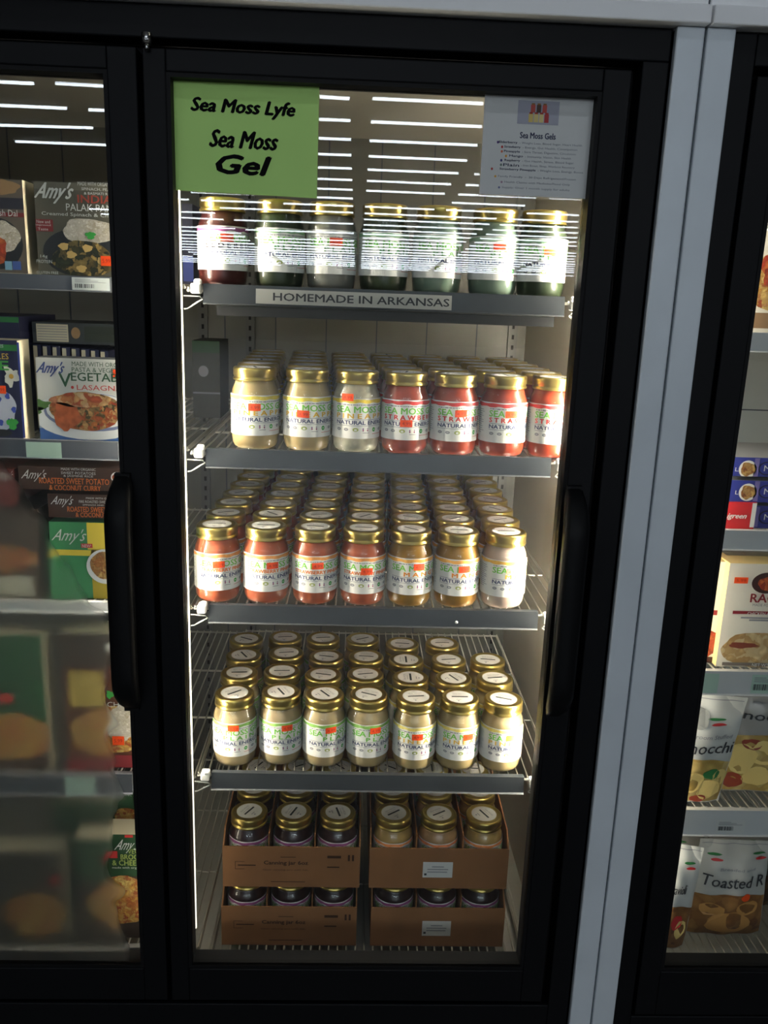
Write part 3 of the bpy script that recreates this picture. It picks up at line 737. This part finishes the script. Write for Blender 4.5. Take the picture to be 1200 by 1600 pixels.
for i in range(4): m.rect(.400+.047*i, .440+.047*i, .735, .815, M('pk%d' % i, ((215, 190, 110), (220, 200, 130), (225, 205, 140), (180, 60, 60))[i], .7), fnb); m.rect(.405+.047*i, .435+.047*i, .815, .832, M('pl2', (180, 60, 50), .7), fnb)
m.build('jar_picture', r)

# ============================================================ BOXED AND BAGGED FOOD
class Pack:
    def __init__(s, name, label, cat, px, Y, depth, front, side=None, group=None, rot=0):
        a = at(px[0], px[1], Y); b = at(px[2], px[3], Y)
        s.Y = Y; s.x0, s.x1, s.z0, s.z1 = a.x, b.x, b.z, a.z
        if len(px) > 4: s.z0 = px[4]
        s.r = empty(name, ((a.x+b.x)/2, Y+depth/2, s.z0), label, cat, group)
        m = MB(); m.box(s.x0, s.x1, Y, Y+depth, s.z0, s.z1, side or front)
        m.rect(s.x0, s.x1, s.z0, s.z1, front, plane(Y, -.5)); m.build('carton' if cat != 'pouch' else 'pouch_body', s.r)
        s.art = MB(); s.let = MB()
    def R(s, x0, y0, x1, y1, mat, l=0): a = at(x0, y0, s.Y); b = at(x1, y1, s.Y); s.art.rect(max(a.x, s.x0), min(b.x, s.x1), max(b.z, s.z0), min(a.z, s.z1), mat, plane(s.Y, l))
    def E(s, cx, cy, rx, ry, mat, l=1, wob=0, seed=1):
        a = at(cx-rx, cy-ry, s.Y); b = at(cx+rx, cy+ry, s.Y); f = plane(s.Y, l)
        fn = lambda u, v: f(min(max(u, s.x0), s.x1), min(max(v, s.z0), s.z1))
        s.art.blob((a.x+b.x)/2, (a.z+b.z)/2, (b.x-a.x)/2, (a.z-b.z)/2, mat, fn, 28, wob, seed)
    def T(s, t, x0, y0, x1, y1, mat, l=5, bold=.01, shear=0):
        a = at(x0, (y0+y1)/2, s.Y); b = at(x1, (y0+y1)/2, s.Y); h = abs(at(x0, y0, s.Y).z-at(x0, y1, s.Y).z)
        zc = (a.z+b.z)/2; s.let.text(t, a.x, b.x, zc-h/2, zc+h/2, mat, plane(s.Y, l), bold, shear)
    def S(s, x0, y0, x1, y1, mat=None):
        a = at(x0, y0, s.Y); b = at(x1, y1, s.Y); m = MB(); m.rect(a.x, b.x, b.z, a.z, mat or ORST, plane(s.Y, 7))
        w_ = b.x-a.x; h = a.z-b.z; m.text('5.99', a.x+w_*.15, b.x-w_*.15, b.z+h*.3, b.z+h*.7, STINK, plane(s.Y, 8)); m.build('price_sticker', s.r)
    def done(s):
        if s.art.v: s.art.build('printed_picture', s.r)
        if s.let.v: s.let.build('lettering', s.r)
RICE = food('picture_rice', [(225, 220, 205), (240, 236, 225), (200, 190, 165)], 160)
SPIN = food('picture_spinach', [(36, 44, 30), (60, 66, 36), (190, 160, 90), (50, 56, 34), (120, 100, 50)], 110)
LASA = food('picture_lasagna', [(225, 195, 140), (205, 150, 90), (180, 80, 45), (235, 210, 165)], 90)
LASB = food('picture_lasagna_filling', [(160, 60, 35), (200, 120, 60), (70, 70, 40), (215, 170, 110)], 130)
CURR = food('picture_curry', [(200, 140, 50), (230, 200, 120), (170, 70, 40), (220, 170, 80)], 120)
NOOD = food('picture_noodles', [(190, 140, 70), (160, 100, 50), (215, 180, 110), (120, 60, 30)], 140)
PAST = food('picture_pasta', [(225, 200, 150), (235, 215, 170), (200, 160, 100), (215, 185, 130)], 70)
REDF = food('picture_red_sauce', [(190, 50, 35), (220, 120, 60), (150, 40, 30)], 100)
SCRIPT = M('script_silver', (205, 208, 205), .5); GREYP = M('print_olive_dark', (88, 86, 74), .55)
# --- left bay, top shelf
p = Pack('frozen_meal_box', 'olive-brown palak paneer frozen meal box with spinach and rice, top shelf behind left door', 'box', (52, 283, 182, 430, 1.5165), .10, .20, GREYP, M('print_brown', (60, 50, 42), .6))
p.R(52, 283, 182, 300, M('print_olive_light', (104, 101, 88), .55)); p.E(125, 395, 60, 40, M('bowl_dark', (35, 38, 42), .5), 0)
p.E(140, 362, 44, 22, RICE, 1, .12, 3); p.E(130, 405, 48, 30, SPIN, 2, .12, 5)
for q, (cx, cy) in enumerate(((100, 385), (137, 388), (128, 420), (160, 408), (112, 398))): p.E(cx, cy, 8, 6, M('picture_cheese', (215, 180, 110), .5), 3, .2, q)
p.E(142, 368, 8, 6, LEAF, 4, .3, 2)
p.R(52, 342, 84, 362, M('print_maroon', (130, 40, 45), .5), 3)
p.T("Amy's", 58, 285, 113, 318, SCRIPT, shear=.5, bold=.02); p.T('MADE WITH ORGANIC', 122, 285, 176, 291, SCRIPT); p.T('SPINACH, PEAS', 128, 294, 176, 299, SCRIPT); p.T('& BASMATI RICE', 132, 301, 178, 305, SCRIPT)
p.T('INDIAN', 122, 306, 190, 318, M('print_rust', (165, 70, 55), .5), bold=.03); p.T('PALAK PANEER', 104, 320, 200, 331, SCRIPT); p.T('Creamed Spinach & Cheese', 66, 333, 190, 340, SCRIPT)
p.T('New and', 58, 344, 79, 349, SCRIPT); p.T('Improved', 56, 350, 80, 354, SCRIPT); p.T('Taste', 60, 356, 76, 360, SCRIPT)
p.T('14g', 64, 398, 75, 404, SCRIPT); p.T('PROTEIN', 58, 406, 82, 411, SCRIPT); p.T('GLUTEN FREE', 58, 424, 92, 428, SCRIPT); p.S(158, 400, 176, 416); p.done()
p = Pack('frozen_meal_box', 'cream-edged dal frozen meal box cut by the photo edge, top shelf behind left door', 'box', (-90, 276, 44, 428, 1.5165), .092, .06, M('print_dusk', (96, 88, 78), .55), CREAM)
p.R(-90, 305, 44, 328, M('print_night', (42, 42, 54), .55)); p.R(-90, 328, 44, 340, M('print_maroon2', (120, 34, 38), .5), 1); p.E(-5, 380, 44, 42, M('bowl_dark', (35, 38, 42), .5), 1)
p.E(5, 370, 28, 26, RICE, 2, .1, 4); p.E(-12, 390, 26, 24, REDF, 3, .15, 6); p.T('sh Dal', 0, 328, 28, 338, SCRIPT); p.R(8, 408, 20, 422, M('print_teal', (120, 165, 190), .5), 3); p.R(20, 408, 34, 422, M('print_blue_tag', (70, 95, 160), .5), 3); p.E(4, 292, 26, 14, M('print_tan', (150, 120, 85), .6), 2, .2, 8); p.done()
# --- left bay, second shelf
WALLB = M('print_white_box', (206, 208, 204), .5)
p = Pack('frozen_meal_box', 'white vegetable lasagna frozen meal box, second shelf behind left door', 'box', (55, 558, 190, 686, 1.2445), .10, .045, WALLB, M('carton_grey', (120, 125, 130), .6))
p.R(55, 668, 190, 690, M('print_blue', (60, 100, 165), .5), 0); p.R(55, 625, 70, 668, M('print_paleblue', (150, 175, 190), .5), 0)
p.E(140, 650, 92, 40, M('plate_white', (225, 228, 230), .4), 1); p.E(145, 644, 78, 32, M('plate_blue', (120, 130, 165), .4), 2); p.E(145, 642, 74, 29, M('plate_white', (225, 228, 230), .4), 3)
p.E(135, 642, 58, 32, LASB, 4, .07, 2); p.E(125, 625, 46, 13, LASA, 5, .12, 5); p.E(105, 650, 22, 22, M('picture_crust', (178, 92, 52), .5, noise=.3, nscale=90), 5, .2, 3)
p.E(66, 632, 12, 8, M('picture_parsley', (70, 110, 50), .5, noise=.3, nscale=120), 5, .4, 1); p.E(60, 640, 8, 6, MATS['picture_parsley'], 5, .4, 2)
SBL = M('script_blue', (50, 70, 130), .5); DG = M('print_darkgreen', (38, 80, 55), .5)
p.T("Amy's", 60, 565, 100, 588, SBL, 7, .02, .5); p.T('MADE WITH ORGANIC', 113, 566, 205, 573, DG, 7); p.T('PASTA & VEGETABLES', 113, 575, 212, 582, DG, 7)
p.T('V', 93, 583, 112, 604, DG, 7, .02); p.T('EGETABLE', 112, 583, 205, 596, DG, 7, .02); p.T('LASAGNA', 121, 602, 192, 610, M('print_red', (190, 55, 50), .5), 7); p.E(114, 605, 2.5, 2.5, MATS['print_red'], 6); p.S(177, 577, 190, 590); p.done()
NV = M('print_navy', (34, 38, 72), .5)
p = Pack('frozen_meal_box', 'navy and green frozen meal box with daisies, left of the lasagna box', 'box', (-95, 528, 37, 684, 1.2445), .082, .05, NV, CREAM)
p.R(-95, 535, 37, 549, M('print_green', (44, 120, 62), .5), 0); p.T('ES', 0, 538, 6, 543, SCRIPT); p.T('LES', -2, 552, 14, 561, M('print_yellow', (220, 180, 60), .5)); p.T('E', 0, 564, 14, 578, M('print_lime', (70, 160, 70), .5), bold=.04)
p.E(18, 588, 13, 14, M('daisy_white', (215, 215, 205), .5), 1, .5, 3); p.E(18, 588, 4, 4, M('daisy_centre', (190, 150, 60), .5), 2); p.E(2, 640, 26, 32, M('plate_pale', (200, 205, 220), .5), 1, .1, 2)
for q in range(6): p.E(8+14*math.cos(q), 640+22*math.sin(q), 4, 5, M('print_blue2', (60, 80, 170), .5), 2, .2, q)
p.E(20, 662, 9, 9, LEAF, 3, .3, 2); p.E(4, 676, 16, 6, M('bowl_dark', (35, 38, 42), .5), 2); p.R(30, 535, 37, 684, M('print_blue_edge', (58, 72, 150), .5), 3); p.S(-6, 602, 11, 615); p.done()
for i in range(8):
    x0 = 52+i*15
    a = at(x0, 545, .19); wdt = .0135
    r = empty('frozen_meal_box', (a.x+wdt/2, .25, 1.2445), 'thin navy frozen meal box on edge, %s from left behind the lasagna box' % (ordn+['eighth'])[i], 'box', 'boxes filed behind the lasagna box')
    MB().box(a.x, a.x+wdt, .19, .32, 1.2445, 1.398-.001*i, NV).build('carton', r)
    m = MB(); m.rect(a.x, a.x+.007, 1.25, 1.396-.001*i, CREAM, plane(.19, 0)); m.build('edge_flap', r)
a = at(52, 504, .19)
r = empty('frozen_meal_box', (-.18, .25, 1.405), 'frozen meal box lying flat on the upright boxes behind the lasagna box', 'box')
MB().box(-.29, -.135, .19, .33, 1.401, 1.437, M('print_slate', (50, 56, 60), .6)).build('carton', r)
m = MB(); f1 = plane(.19, 0); f2 = plane(.19, 1)
m.rect(-.283, -.228, 1.404, 1.434, CREAM, f1)
for q in range(6): m.rect(-.281, -.230, 1.407+.0045*q, 1.4082+.0045*q, INKG, f2)
m.blob(-.215, 1.42, .008, .010, M('print_tan', (150, 120, 85), .6), f2, 14); m.rect(-.20, -.145, 1.406, 1.432, M('print_dkgreen2', (40, 48, 40), .6), f1); m.build('printed_picture', r)
r = empty('frozen_meal_box', (-.36, .25, 1.405), 'green-topped navy frozen meal box in the stack at the photo edge', 'box')
MB().box(-.44, -.297, .15, .33, 1.40, 1.446, NV).build('carton', r)
m = MB(); m.rect(-.44, -.297, 1.436, 1.445, MATS['print_green'], plane(.15, 0)); m.build('printed_band', r)
r = empty('frozen_meal_box', (-.36, .25, 1.2445), 'navy frozen meal box under the green-topped one at the photo edge', 'box')
MB().box(-.44, -.297, .15, .33, 1.2445, 1.3995, NV).build('carton', r)
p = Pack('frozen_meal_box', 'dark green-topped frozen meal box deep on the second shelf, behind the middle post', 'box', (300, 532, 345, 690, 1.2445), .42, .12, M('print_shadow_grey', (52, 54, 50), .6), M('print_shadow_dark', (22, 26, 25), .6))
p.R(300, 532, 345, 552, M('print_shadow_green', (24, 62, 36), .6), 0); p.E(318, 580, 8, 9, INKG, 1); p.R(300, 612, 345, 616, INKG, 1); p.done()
p = Pack('frozen_meal_box', 'dark blue frozen meal box on the top shelf, left of the first jar', 'box', (284, 318, 303, 455, 1.5105), .24, .12, NV, NV)
p.R(284, 400, 303, 440, MATS['print_blue2'], 0); p.done()
# --- left bay, third shelf
BR = M('print_dark_brown', (62, 40, 30), .5); ORT = M('print_orange_text', (206, 110, 50), .5)
p = Pack('frozen_meal_box', 'dark brown sweet potato coconut curry box lying flat, topmost of its stack', 'box', (28, 728, 200, 768), .10, .18, BR, BR)
p.T("Amy's", 36, 733, 72, 752, SCRIPT, shear=.5); p.T('MADE WITH ORGANIC', 96, 731, 150, 735, SCRIPT); p.T('SWEET POTATOES', 96, 737, 150, 741, SCRIPT); p.T('& JASMINE RICE', 100, 742, 146, 746, SCRIPT)
p.T('ROASTED SWEET POTATO', 62, 747, 171, 756, ORT, bold=.02); p.T('& COCONUT CURRY', 78, 758, 158, 766, ORT, bold=.02); p.E(184, 746, 11, 9, M('plate_white', (225, 228, 230), .4), 1); p.E(184, 746, 9, 6, CURR, 2); p.done()
p2 = Pack('frozen_meal_box', 'dark brown roasted sweet potato box, second of the flat stack', 'box', (74, 771, 200, 811), .10, .18, BR, BR)
p2.T("Amy's", 82, 774, 114, 792, SCRIPT, shear=.5); p2.T('MADE WITH ORGANIC', 135, 777, 185, 780, SCRIPT); p2.T('FIRE ROASTED SWEET POTATOES', 124, 782, 195, 786, SCRIPT); p2.T('SPINACH AND JASMINE RICE', 130, 788, 195, 791, SCRIPT)
p2.T('ROASTED SWEET POTATO', 106, 792, 200, 800, ORT, bold=.02); p2.T('& COCONUT CURRY', 119, 801, 195, 808, ORT, bold=.02); p2.done()
GB = M('print_mid_green', (62, 140, 90), .5)
p = Pack('frozen_meal_box', 'green and yellow frozen noodle bowl box standing on the third shelf', 'box', (76, 815, 200, 938, .9605), .10, .18, GB, GB)
p.R(135, 815, 200, 860, M('print_yellow_box', (228, 205, 70), .5), 0); p.R(76, 858, 200, 870, MATS['print_yellow_box'], 0); p.R(142, 858, 200, 938, M('print_olive_yellow', (180, 160, 50), .5), 0)
p.T("Amy's", 84, 826, 134, 850, SCRIPT, shear=.5); p.R(127, 849, 145, 856, M('print_red2', (195, 45, 45), .5), 2); p.T('NEW!', 129, 850, 143, 855, SCRIPT)
p.E(166, 885, 32, 28, M('plate_white', (225, 228, 230), .4), 2); p.E(167, 883, 27, 22, NOOD, 3, .05, 1); p.done()
p = Pack('frozen_meal_box', 'maroon frozen meal box behind the misted glass at the left photo edge', 'box', (-90, 730, 26, 790), .10, .18, M('print_maroon3', (96, 34, 28), .5), None); p.T("Amy's", 0, 735, 20, 752, SCRIPT, shear=.5); p.done()
p = Pack('frozen_meal_box', 'brown frozen meal box below the maroon one, behind misted glass', 'box', (-90, 792, 68, 938, .9605), .10, .18, M('print_umber', (58, 44, 34), .55), None)
p.E(20, 870, 46, 22, LASB, 1, .1, 3); p.R(-60, 895, 58, 928, M('print_pale', (180, 178, 160), .5), 2); p.done()
# --- left bay, fourth shelf
DGR = M('print_deep_green', (28, 74, 42), .5)
p = Pack('frozen_meal_box', 'deep green frozen meal box with golden food, left on the fourth shelf behind mist', 'box', (-95, 985, 84, 1206, .6245), .10, .05, DGR, CREAM)
p.R(-95, 1130, 84, 1206, BR, 0); p.E(30, 1145, 60, 36, CURR, 1, .08, 4); p.R(0, 1080, 26, 1092, MATS['print_red2'], 2); p.done()
p = Pack('frozen_meal_box', 'brown frozen meal box with yellow panel, right on the fourth shelf behind mist', 'box', (97, 985, 225, 1206, .6245), .10, .05, M('print_brown2', (92, 52, 34), .5), CREAM)
p.R(97, 985, 225, 1040, MATS['print_umber'], 0); p.R(110, 1045, 165, 1100, M('print_mustard', (190, 165, 80), .5), 1); p.E(172, 1140, 62, 38, CURR, 1, .08, 7); p.E(192, 1130, 24, 28, RICE, 2, .3, 9)
p.T('CHILI', 168, 1096, 200, 1104, SCRIPT); p.E(172, 1085, 6, 6, LEAF, 2, .3, 3); p.E(174, 1008, 5, 7, WHITE, 3, .4, 2); p.E(168, 975, 5, 5, WHITE, 3, .4, 2); p.R(97, 1178, 225, 1200, M('print_maroon', (130, 40, 45), .5), 3); p.S(176, 1149, 195, 1163); p.done()
# --- left bay, bottom rack
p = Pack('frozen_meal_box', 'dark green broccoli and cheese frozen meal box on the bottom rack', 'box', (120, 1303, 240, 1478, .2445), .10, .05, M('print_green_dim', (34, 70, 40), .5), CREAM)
p.T("Amy's", 182, 1310, 216, 1332, SCRIPT, shear=.5); p.T('VEGETABLE', 200, 1326, 250, 1333, OLIVE); p.T('BROCCOLI', 189, 1334, 240, 1342, OLIVE, bold=.02); p.T('& CHEESE', 176, 1343, 224, 1351, OLIVE, bold=.02); p.T('made with organic', 176, 1353, 224, 1357, SCRIPT)
p.R(120, 1368, 240, 1478, M('print_umber', (58, 44, 34), .55), 0); p.E(190, 1405, 48, 38, CURR, 1, .08, 6); p.R(165, 1329, 184, 1340, MATS['print_red2'], 3); p.R(195, 1303, 208, 1308, MATS['print_red2'], 3); p.done()
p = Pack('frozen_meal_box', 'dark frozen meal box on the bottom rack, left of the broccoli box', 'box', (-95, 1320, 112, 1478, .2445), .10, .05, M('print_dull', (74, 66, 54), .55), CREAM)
p.E(60, 1420, 50, 36, CURR, 1, .08, 2); p.R(82, 1362, 98, 1374, MATS['print_red2'], 2); p.done()
p = Pack('frozen_meal_box', 'green frozen pie box in the second row, below the fourth shelf lip', 'box', (90, 1236, 235, 1300, .2445), .20, .05, M('print_green_dim', (34, 70, 40), .5), CREAM)
p.T('ORGANIC', 184, 1238, 206, 1243, SCRIPT); p.E(200, 1275, 22, 13, CURR, 1, .1, 3); p.done()

# --- right case
CR = M('print_cream_box', (224, 218, 204), .5)
p = Pack('frozen_meal_box', 'white frozen pasta box with orange food picture, top shelf of the right cooler', 'box', (1178, 330, 1330, 518, 1.4595), .10, .20, CR, CREAM)
p.E(1225, 440, 46, 50, CURR, 1, .12, 4); p.E(1230, 420, 40, 30, REDF, 2, .2, 8); p.R(1170, 488, 1330, 518, M('print_taupe', (140, 110, 80), .5), 1); p.done()
BLU = M('print_royal_blue', (48, 56, 140), .45)
for i, (px, lb) in enumerate((((1146, 714, 1300, 748), 'royal blue frozen meal box, topmost of the flat stack in the right cooler'), ((1142, 750, 1300, 788), 'royal blue frozen meal box, middle of the flat stack in the right cooler'), ((1178, 790, 1300, 826, 1.1205), 'royal blue frozen meal box, lowest of its stack, beside the red box'))):
    p = Pack('frozen_meal_box', lb, 'box', px, .10+.004*i, .17, BLU, M('print_bluegrey', (150, 152, 158), .5), 'blue boxes in the right cooler')
    if i < 2:
        p.E(1168, px[1]+19, 12, 14, WHITE, 1); p.E(1168, px[1]+19, 9.5, 11, NOOD, 2, .15, 3); p.T('L', 1148, px[1]+16, 1153, px[1]+22, WHITE)
    p.R(1180, px[1]+2, 1183, px[1]+33, M('print_lilac', (120, 110, 170), .5), 1); p.E(1198, px[1]+18, 12, 11, M('print_midnight', (22, 26, 66), .5), 1); p.E(1198, px[1]+18, 10, 9, BLU, 2); p.T('M', 1193, px[1]+13, 1203, px[1]+22, WHITE); p.done()
p = Pack('frozen_meal_box', 'red frozen meal box with white script, left of the lowest blue box', 'box', (1128, 784, 1177, 826, 1.1205), .10, .16, M('print_bright_red', (205, 38, 44), .5), None)
p.T('igreen', 1136, 802, 1165, 812, WHITE, shear=.4, bold=.03); p.R(1176, 786, 1178, 824, WHITE, 1); p.done()
p = Pack('frozen_meal_box', 'cream frozen pasta carton with red wording and price sticker, third shelf, right cooler', 'box', (1141, 880, 1330, 1043, .8535), .10, .05, CR, M('print_cream_side', (232, 214, 150), .6))
MR = M('print_wine', (140, 34, 44), .5)
p.E(1198, 911, 21, 17, M('print_oval_dark', (60, 28, 24), .5), 1); p.E(1200, 912, 14, 11, REDF, 2, .1, 2); p.T("RAO'S", 1172, 927, 1228, 941, MR, bold=.03); p.T('MADE FOR HOME', 1175, 943, 1222, 947, INKG)
p.R(1145, 954, 1330, 963, MR, 1); p.T('CHICKEN ALFREDO', 1167, 956, 1225, 961, WHITE); p.R(1157, 966, 1330, 967.5, INKG, 1); p.R(1170, 970, 1330, 971, INKG, 1)
p.E(1190, 1015, 62, 28, PAST, 1, .08, 3); p.E(1160, 1008, 22, 5, M('picture_bacon', (130, 60, 40), .5), 2, .2, 3); p.R(1128, 1034, 1330, 1043, M('print_taupe2', (120, 112, 104), .5), 3); p.T('NET WT', 1174, 1036, 1200, 1041, WHITE); p.S(1147, 901, 1167, 911); p.done()
p = Pack('frozen_meal_box', 'cream frozen pasta carton with red sauce picture, left and behind the first carton', 'box', (1062, 876, 1127, 1043, .8535), .118, .06, CR, M('print_cream_side', (232, 214, 150), .6))
p.R(1062, 952, 1120, 961, MR, 1); p.E(1105, 1005, 22, 22, REDF, 1, .2, 3); p.R(1062, 1025, 1137, 1043, MATS['print_oval_dark'], 2); p.done()
for i, (px0, px1) in enumerate(((1120, 1330),)):
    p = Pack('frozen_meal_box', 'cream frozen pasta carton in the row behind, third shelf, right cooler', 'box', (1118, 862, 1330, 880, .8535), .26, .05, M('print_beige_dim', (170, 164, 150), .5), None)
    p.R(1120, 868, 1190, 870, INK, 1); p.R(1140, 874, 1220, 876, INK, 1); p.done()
# pouches
def pouch(label, corners, Y, thick, zsplit, foodm, texts, group=None, extras=None, bg=None, bot=None):
    P_ = [at(*c_, Y) for c_ in corners]           # TL TR BR BL
    if bot:
        for q in (2, 3): P_[q].z = bot+.002
    base = min(v.z for v in P_)
    r = empty('frozen_food_pouch', ((P_[0].x+P_[1].x)/2, Y+thick/2, base), label, 'pouch', group)
    def fn_(side, off=0):
        def f(u, v):
            x = (P_[3].x*(1-u)+P_[2].x*u)*(1-v)+(P_[0].x*(1-u)+P_[1].x*u)*v
            z = (P_[3].z*(1-u)+P_[2].z*u)*(1-v)+(P_[0].z*(1-u)+P_[1].z*u)*v
            uu = min(max(u, 0), 1); vv = min(max(v, 0), 1)
            b = (math.sin(PI*uu)**.7)*(math.sin(PI*min(1, vv*1.06+.06))**.6 if vv < .88 else .18*(1-vv)/.12+.02)
            wr = .0022*math.sin(17*uu+9*vv)*math.sin(13*vv+2)
            return (x, Y+thick/2-side*(thick/2*b+wr)-off, z)
        return f
    n1, n2 = 18, 26; m = MB(); W_ = bg or M('pouch_white', (205, 207, 204), .3, coat=.4)
    for side in (1, -1):
        f = fn_(side); vs = [f(i/n1, j/n2) for j in range(n2+1) for i in range(n1+1)]; fs = []
        for j in range(n2):
            for i in range(n1):
                a = j*(n1+1)+i; q = (a, a+1, a+n1+2, a+n1+1); fs.append(q if side > 0 else q[::-1])
        m.add(vs, fs, W_, True)
    m.build('pouch_body', r)
    f = fn_(1, .0012); m = MB(); n1, n2 = 16, 14; vs = []
    for j in range(n2+1):
        for i in range(n1+1):
            u = .02+.96*i/n1; top = zsplit+.05*math.sin(PI*u); vs.append(f(u, .015+(top-.015)*j/n2))
    m.add(vs, [(j*(n1+1)+i, j*(n1+1)+i+1, (j+1)*(n1+1)+i+1, (j+1)*(n1+1)+i) for j in range(n2) for i in range(n1)], foodm, True)
    m.build('printed_picture', r)
    f = fn_(1, .0022); m = MB()
    for t, u0, u1, v0, v1, mt, sh in texts: m.text(t, u0, u1, v0, v1, mt, f, .012, sh)
    for (cu, cv, ru, rv, mt) in (extras or []): m.blob(cu, cv, ru, rv, mt, f, 18, .12, int(cu*100))
    m.rect(.03, .97, .965, .972, INKG, f, 8)
    m.build('lettering', r)
    return r
GNO = food('picture_gnocchi', [(226, 196, 110), (214, 178, 92), (236, 212, 140), (200, 160, 80)], 42)
RAV = food('picture_ravioli', [(170, 120, 62), (150, 98, 50), (186, 138, 78), (120, 66, 36)], 40)
GR = M('logo_green', (40, 120, 60), .5); RD = M('logo_red', (205, 40, 45), .5); CH1 = M('chunk_yellow', (236, 208, 128), .5); CH2 = M('chunk_shadow', (150, 60, 36), .5)
logo = lambda u, v: [(u, v, .10, .012, GR), (u+.03, v-.045, .085, .013, RD)]
pouch('white gnocchi pouch leaning left, nearest the frame on the fourth shelf, right cooler', [(1020, 1085), (1177, 1099), (1128, 1268), (1000, 1262)], .085, .045, .40, GNO,
      [('Gnocchi', .32, .97, .50, .60, INK, .2), ('Mushroom Stuffed', .35, .93, .63, .665, INKG, .2)], 'food pouches in the right cooler',
      logo(.72, .80)+[(.55, .80, .09, .09, M('logo_grey', (150, 152, 150), .5)), (.80, .14, .14, .10, CH1), (.6, .22, .12, .10, CH1), (.78, .30, .10, .05, GR), (.9, .26, .10, .08, CH1), (.7, .05, .1, .04, CH2)], bot=RL[4][0]-.006)
pouch('grey-labelled frozen gnocchi pouch with big dumplings, behind and right of the leaning one', [(1158, 1082), (1310, 1090), (1310, 1268), (1120, 1250)], .125, .045, .55, GNO,
      [('gnocchi', .02, .62, .70, .80, INK, .2), ('Imported', .2, .5, .86, .89, INKG, .2)], 'food pouches in the right cooler',
      logo(.5, .95)+[(.15, .35, .12, .15, CH1), (.33, .42, .13, .12, CH1), (.30, .18, .12, .10, CH1), (.48, .28, .10, .10, CH1), (.12, .12, .08, .08, CH2), (.22, .5, .09, .05, CH2)], bg=M('pouch_grey', (150, 148, 146), .35, coat=.3), bot=RL[4][0]-.006)
pouch('white frozen ravioli pouch cut by the frame, bottom rack of the right cooler', [(1012, 1319), (1107, 1336), (1072, 1498), (985, 1492)], .085, .045, .42, RAV,
      [('ravioli', .55, .80, .58, .66, INK, .2)], 'food pouches in the right cooler', logo(.80, .85)+[(.82, .22, .10, .10, CH1), (.72, .30, .10, .08, RD)], bot=RL[5][0]-.006)
pouch('grey-white pouch lettered Toasted with golden picture, bottom rack of the right cooler', [(1102, 1322), (1212, 1326), (1190, 1500), (1072, 1495)], .125, .05, .44, RAV,
      [('Toasted R', .08, .95, .56, .67, INK, .2), ('Breaded and', .3, .8, .72, .745, INKG, .2)], 'food pouches in the right cooler',
      logo(.22, .86)+logo(.85, .88)+[(.25, .32, .16, .07, M('chunk_tan', (196, 142, 76), .5)), (.72, .34, .16, .08, MATS['chunk_tan']), (.5, .17, .30, .13, MATS['chunk_tan']), (.68, .46, .07, .035, ORST)], bg=M('pouch_pale', (185, 186, 182), .35, coat=.3), bot=RL[5][0]-.006)
pouch('pale ravioli pouch at the right photo edge, bottom rack of the right cooler', [(1216, 1330), (1340, 1334), (1320, 1500), (1205, 1497)], .115, .05, .44, RAV, [('Ravioli', .2, .8, .56, .66, INK, .2)], 'food pouches in the right cooler', logo(.4, .86), bot=RL[5][0]-.006)
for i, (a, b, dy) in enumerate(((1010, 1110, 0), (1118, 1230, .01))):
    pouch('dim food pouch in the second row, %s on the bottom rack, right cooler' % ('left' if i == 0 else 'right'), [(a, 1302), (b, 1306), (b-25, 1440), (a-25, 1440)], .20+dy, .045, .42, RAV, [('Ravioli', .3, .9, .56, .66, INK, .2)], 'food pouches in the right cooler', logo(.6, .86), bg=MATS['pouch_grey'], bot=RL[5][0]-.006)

# ============================================================ CEILING TUBES OF THE STORE (seen mirrored in the door glass)
TUBE = M('fluorescent_tube', (235, 245, 255), emit=TUBE_L)
HOUS = M('fixture_housing', (150, 150, 148), .6)
H0 = 4.0
tm = {}
def tube_mesh(L):
    k = round(L, 2)
    if k not in tm:
        m = MB(); m.tube([(-L/2, 0, 0), (L/2, 0, 0)], .028, TUBE, 8)
        h = MB(); h.box(-L/2-.03, L/2+.03, -.035, .035, .030, .07, HOUS)
        tm[k] = (m.mesh('tube'), h.mesh('fixture_housing'))
    return tm[k]
cnt = 0
for k in range(27):
    d = H0*(4.16+.45*k)
    y = -(d-1.34)
    if y < -71: break
    L = 2.42 if k < 9 else 4.9; gap = .42
    pitch = L+gap
    x = .277-.24-L
    xs = []
    while x > -.45*d: x -= pitch
    while x < .36*d:
        xs.append(x+L/2); x += pitch
    for x in xs:
        if not (-26 < x < 26): continue
        if k > 6 and random.random() < .10: continue
        if k > 3 and x-.277 < -.235*d: continue          # the far left of the store has only the near rows
        a, b = tube_mesh(L)
        r = empty('ceiling_tube_light', (x, y, CAM.z+H0), 'long white fluorescent tube on the dark store ceiling, mirrored in the cooler glass', 'ceiling light', 'fluorescent tubes mirrored in the glass')
        r.rotation_euler.z = random.uniform(-.012, .012) if x > -.1 else random.uniform(-.07, .07)
        for nm, me in (('tube', a), ('fixture_housing', b)):
            o = bpy.data.objects.new(nm, me); COL.objects.link(o); o.parent = r
        cnt += 1
print('tubes', cnt)

for o in bpy.data.objects:
    if 'label' in o and o.parent is None and len(o['label'].replace('-', ' ').split()) > 16: print('LONG', o['label'])
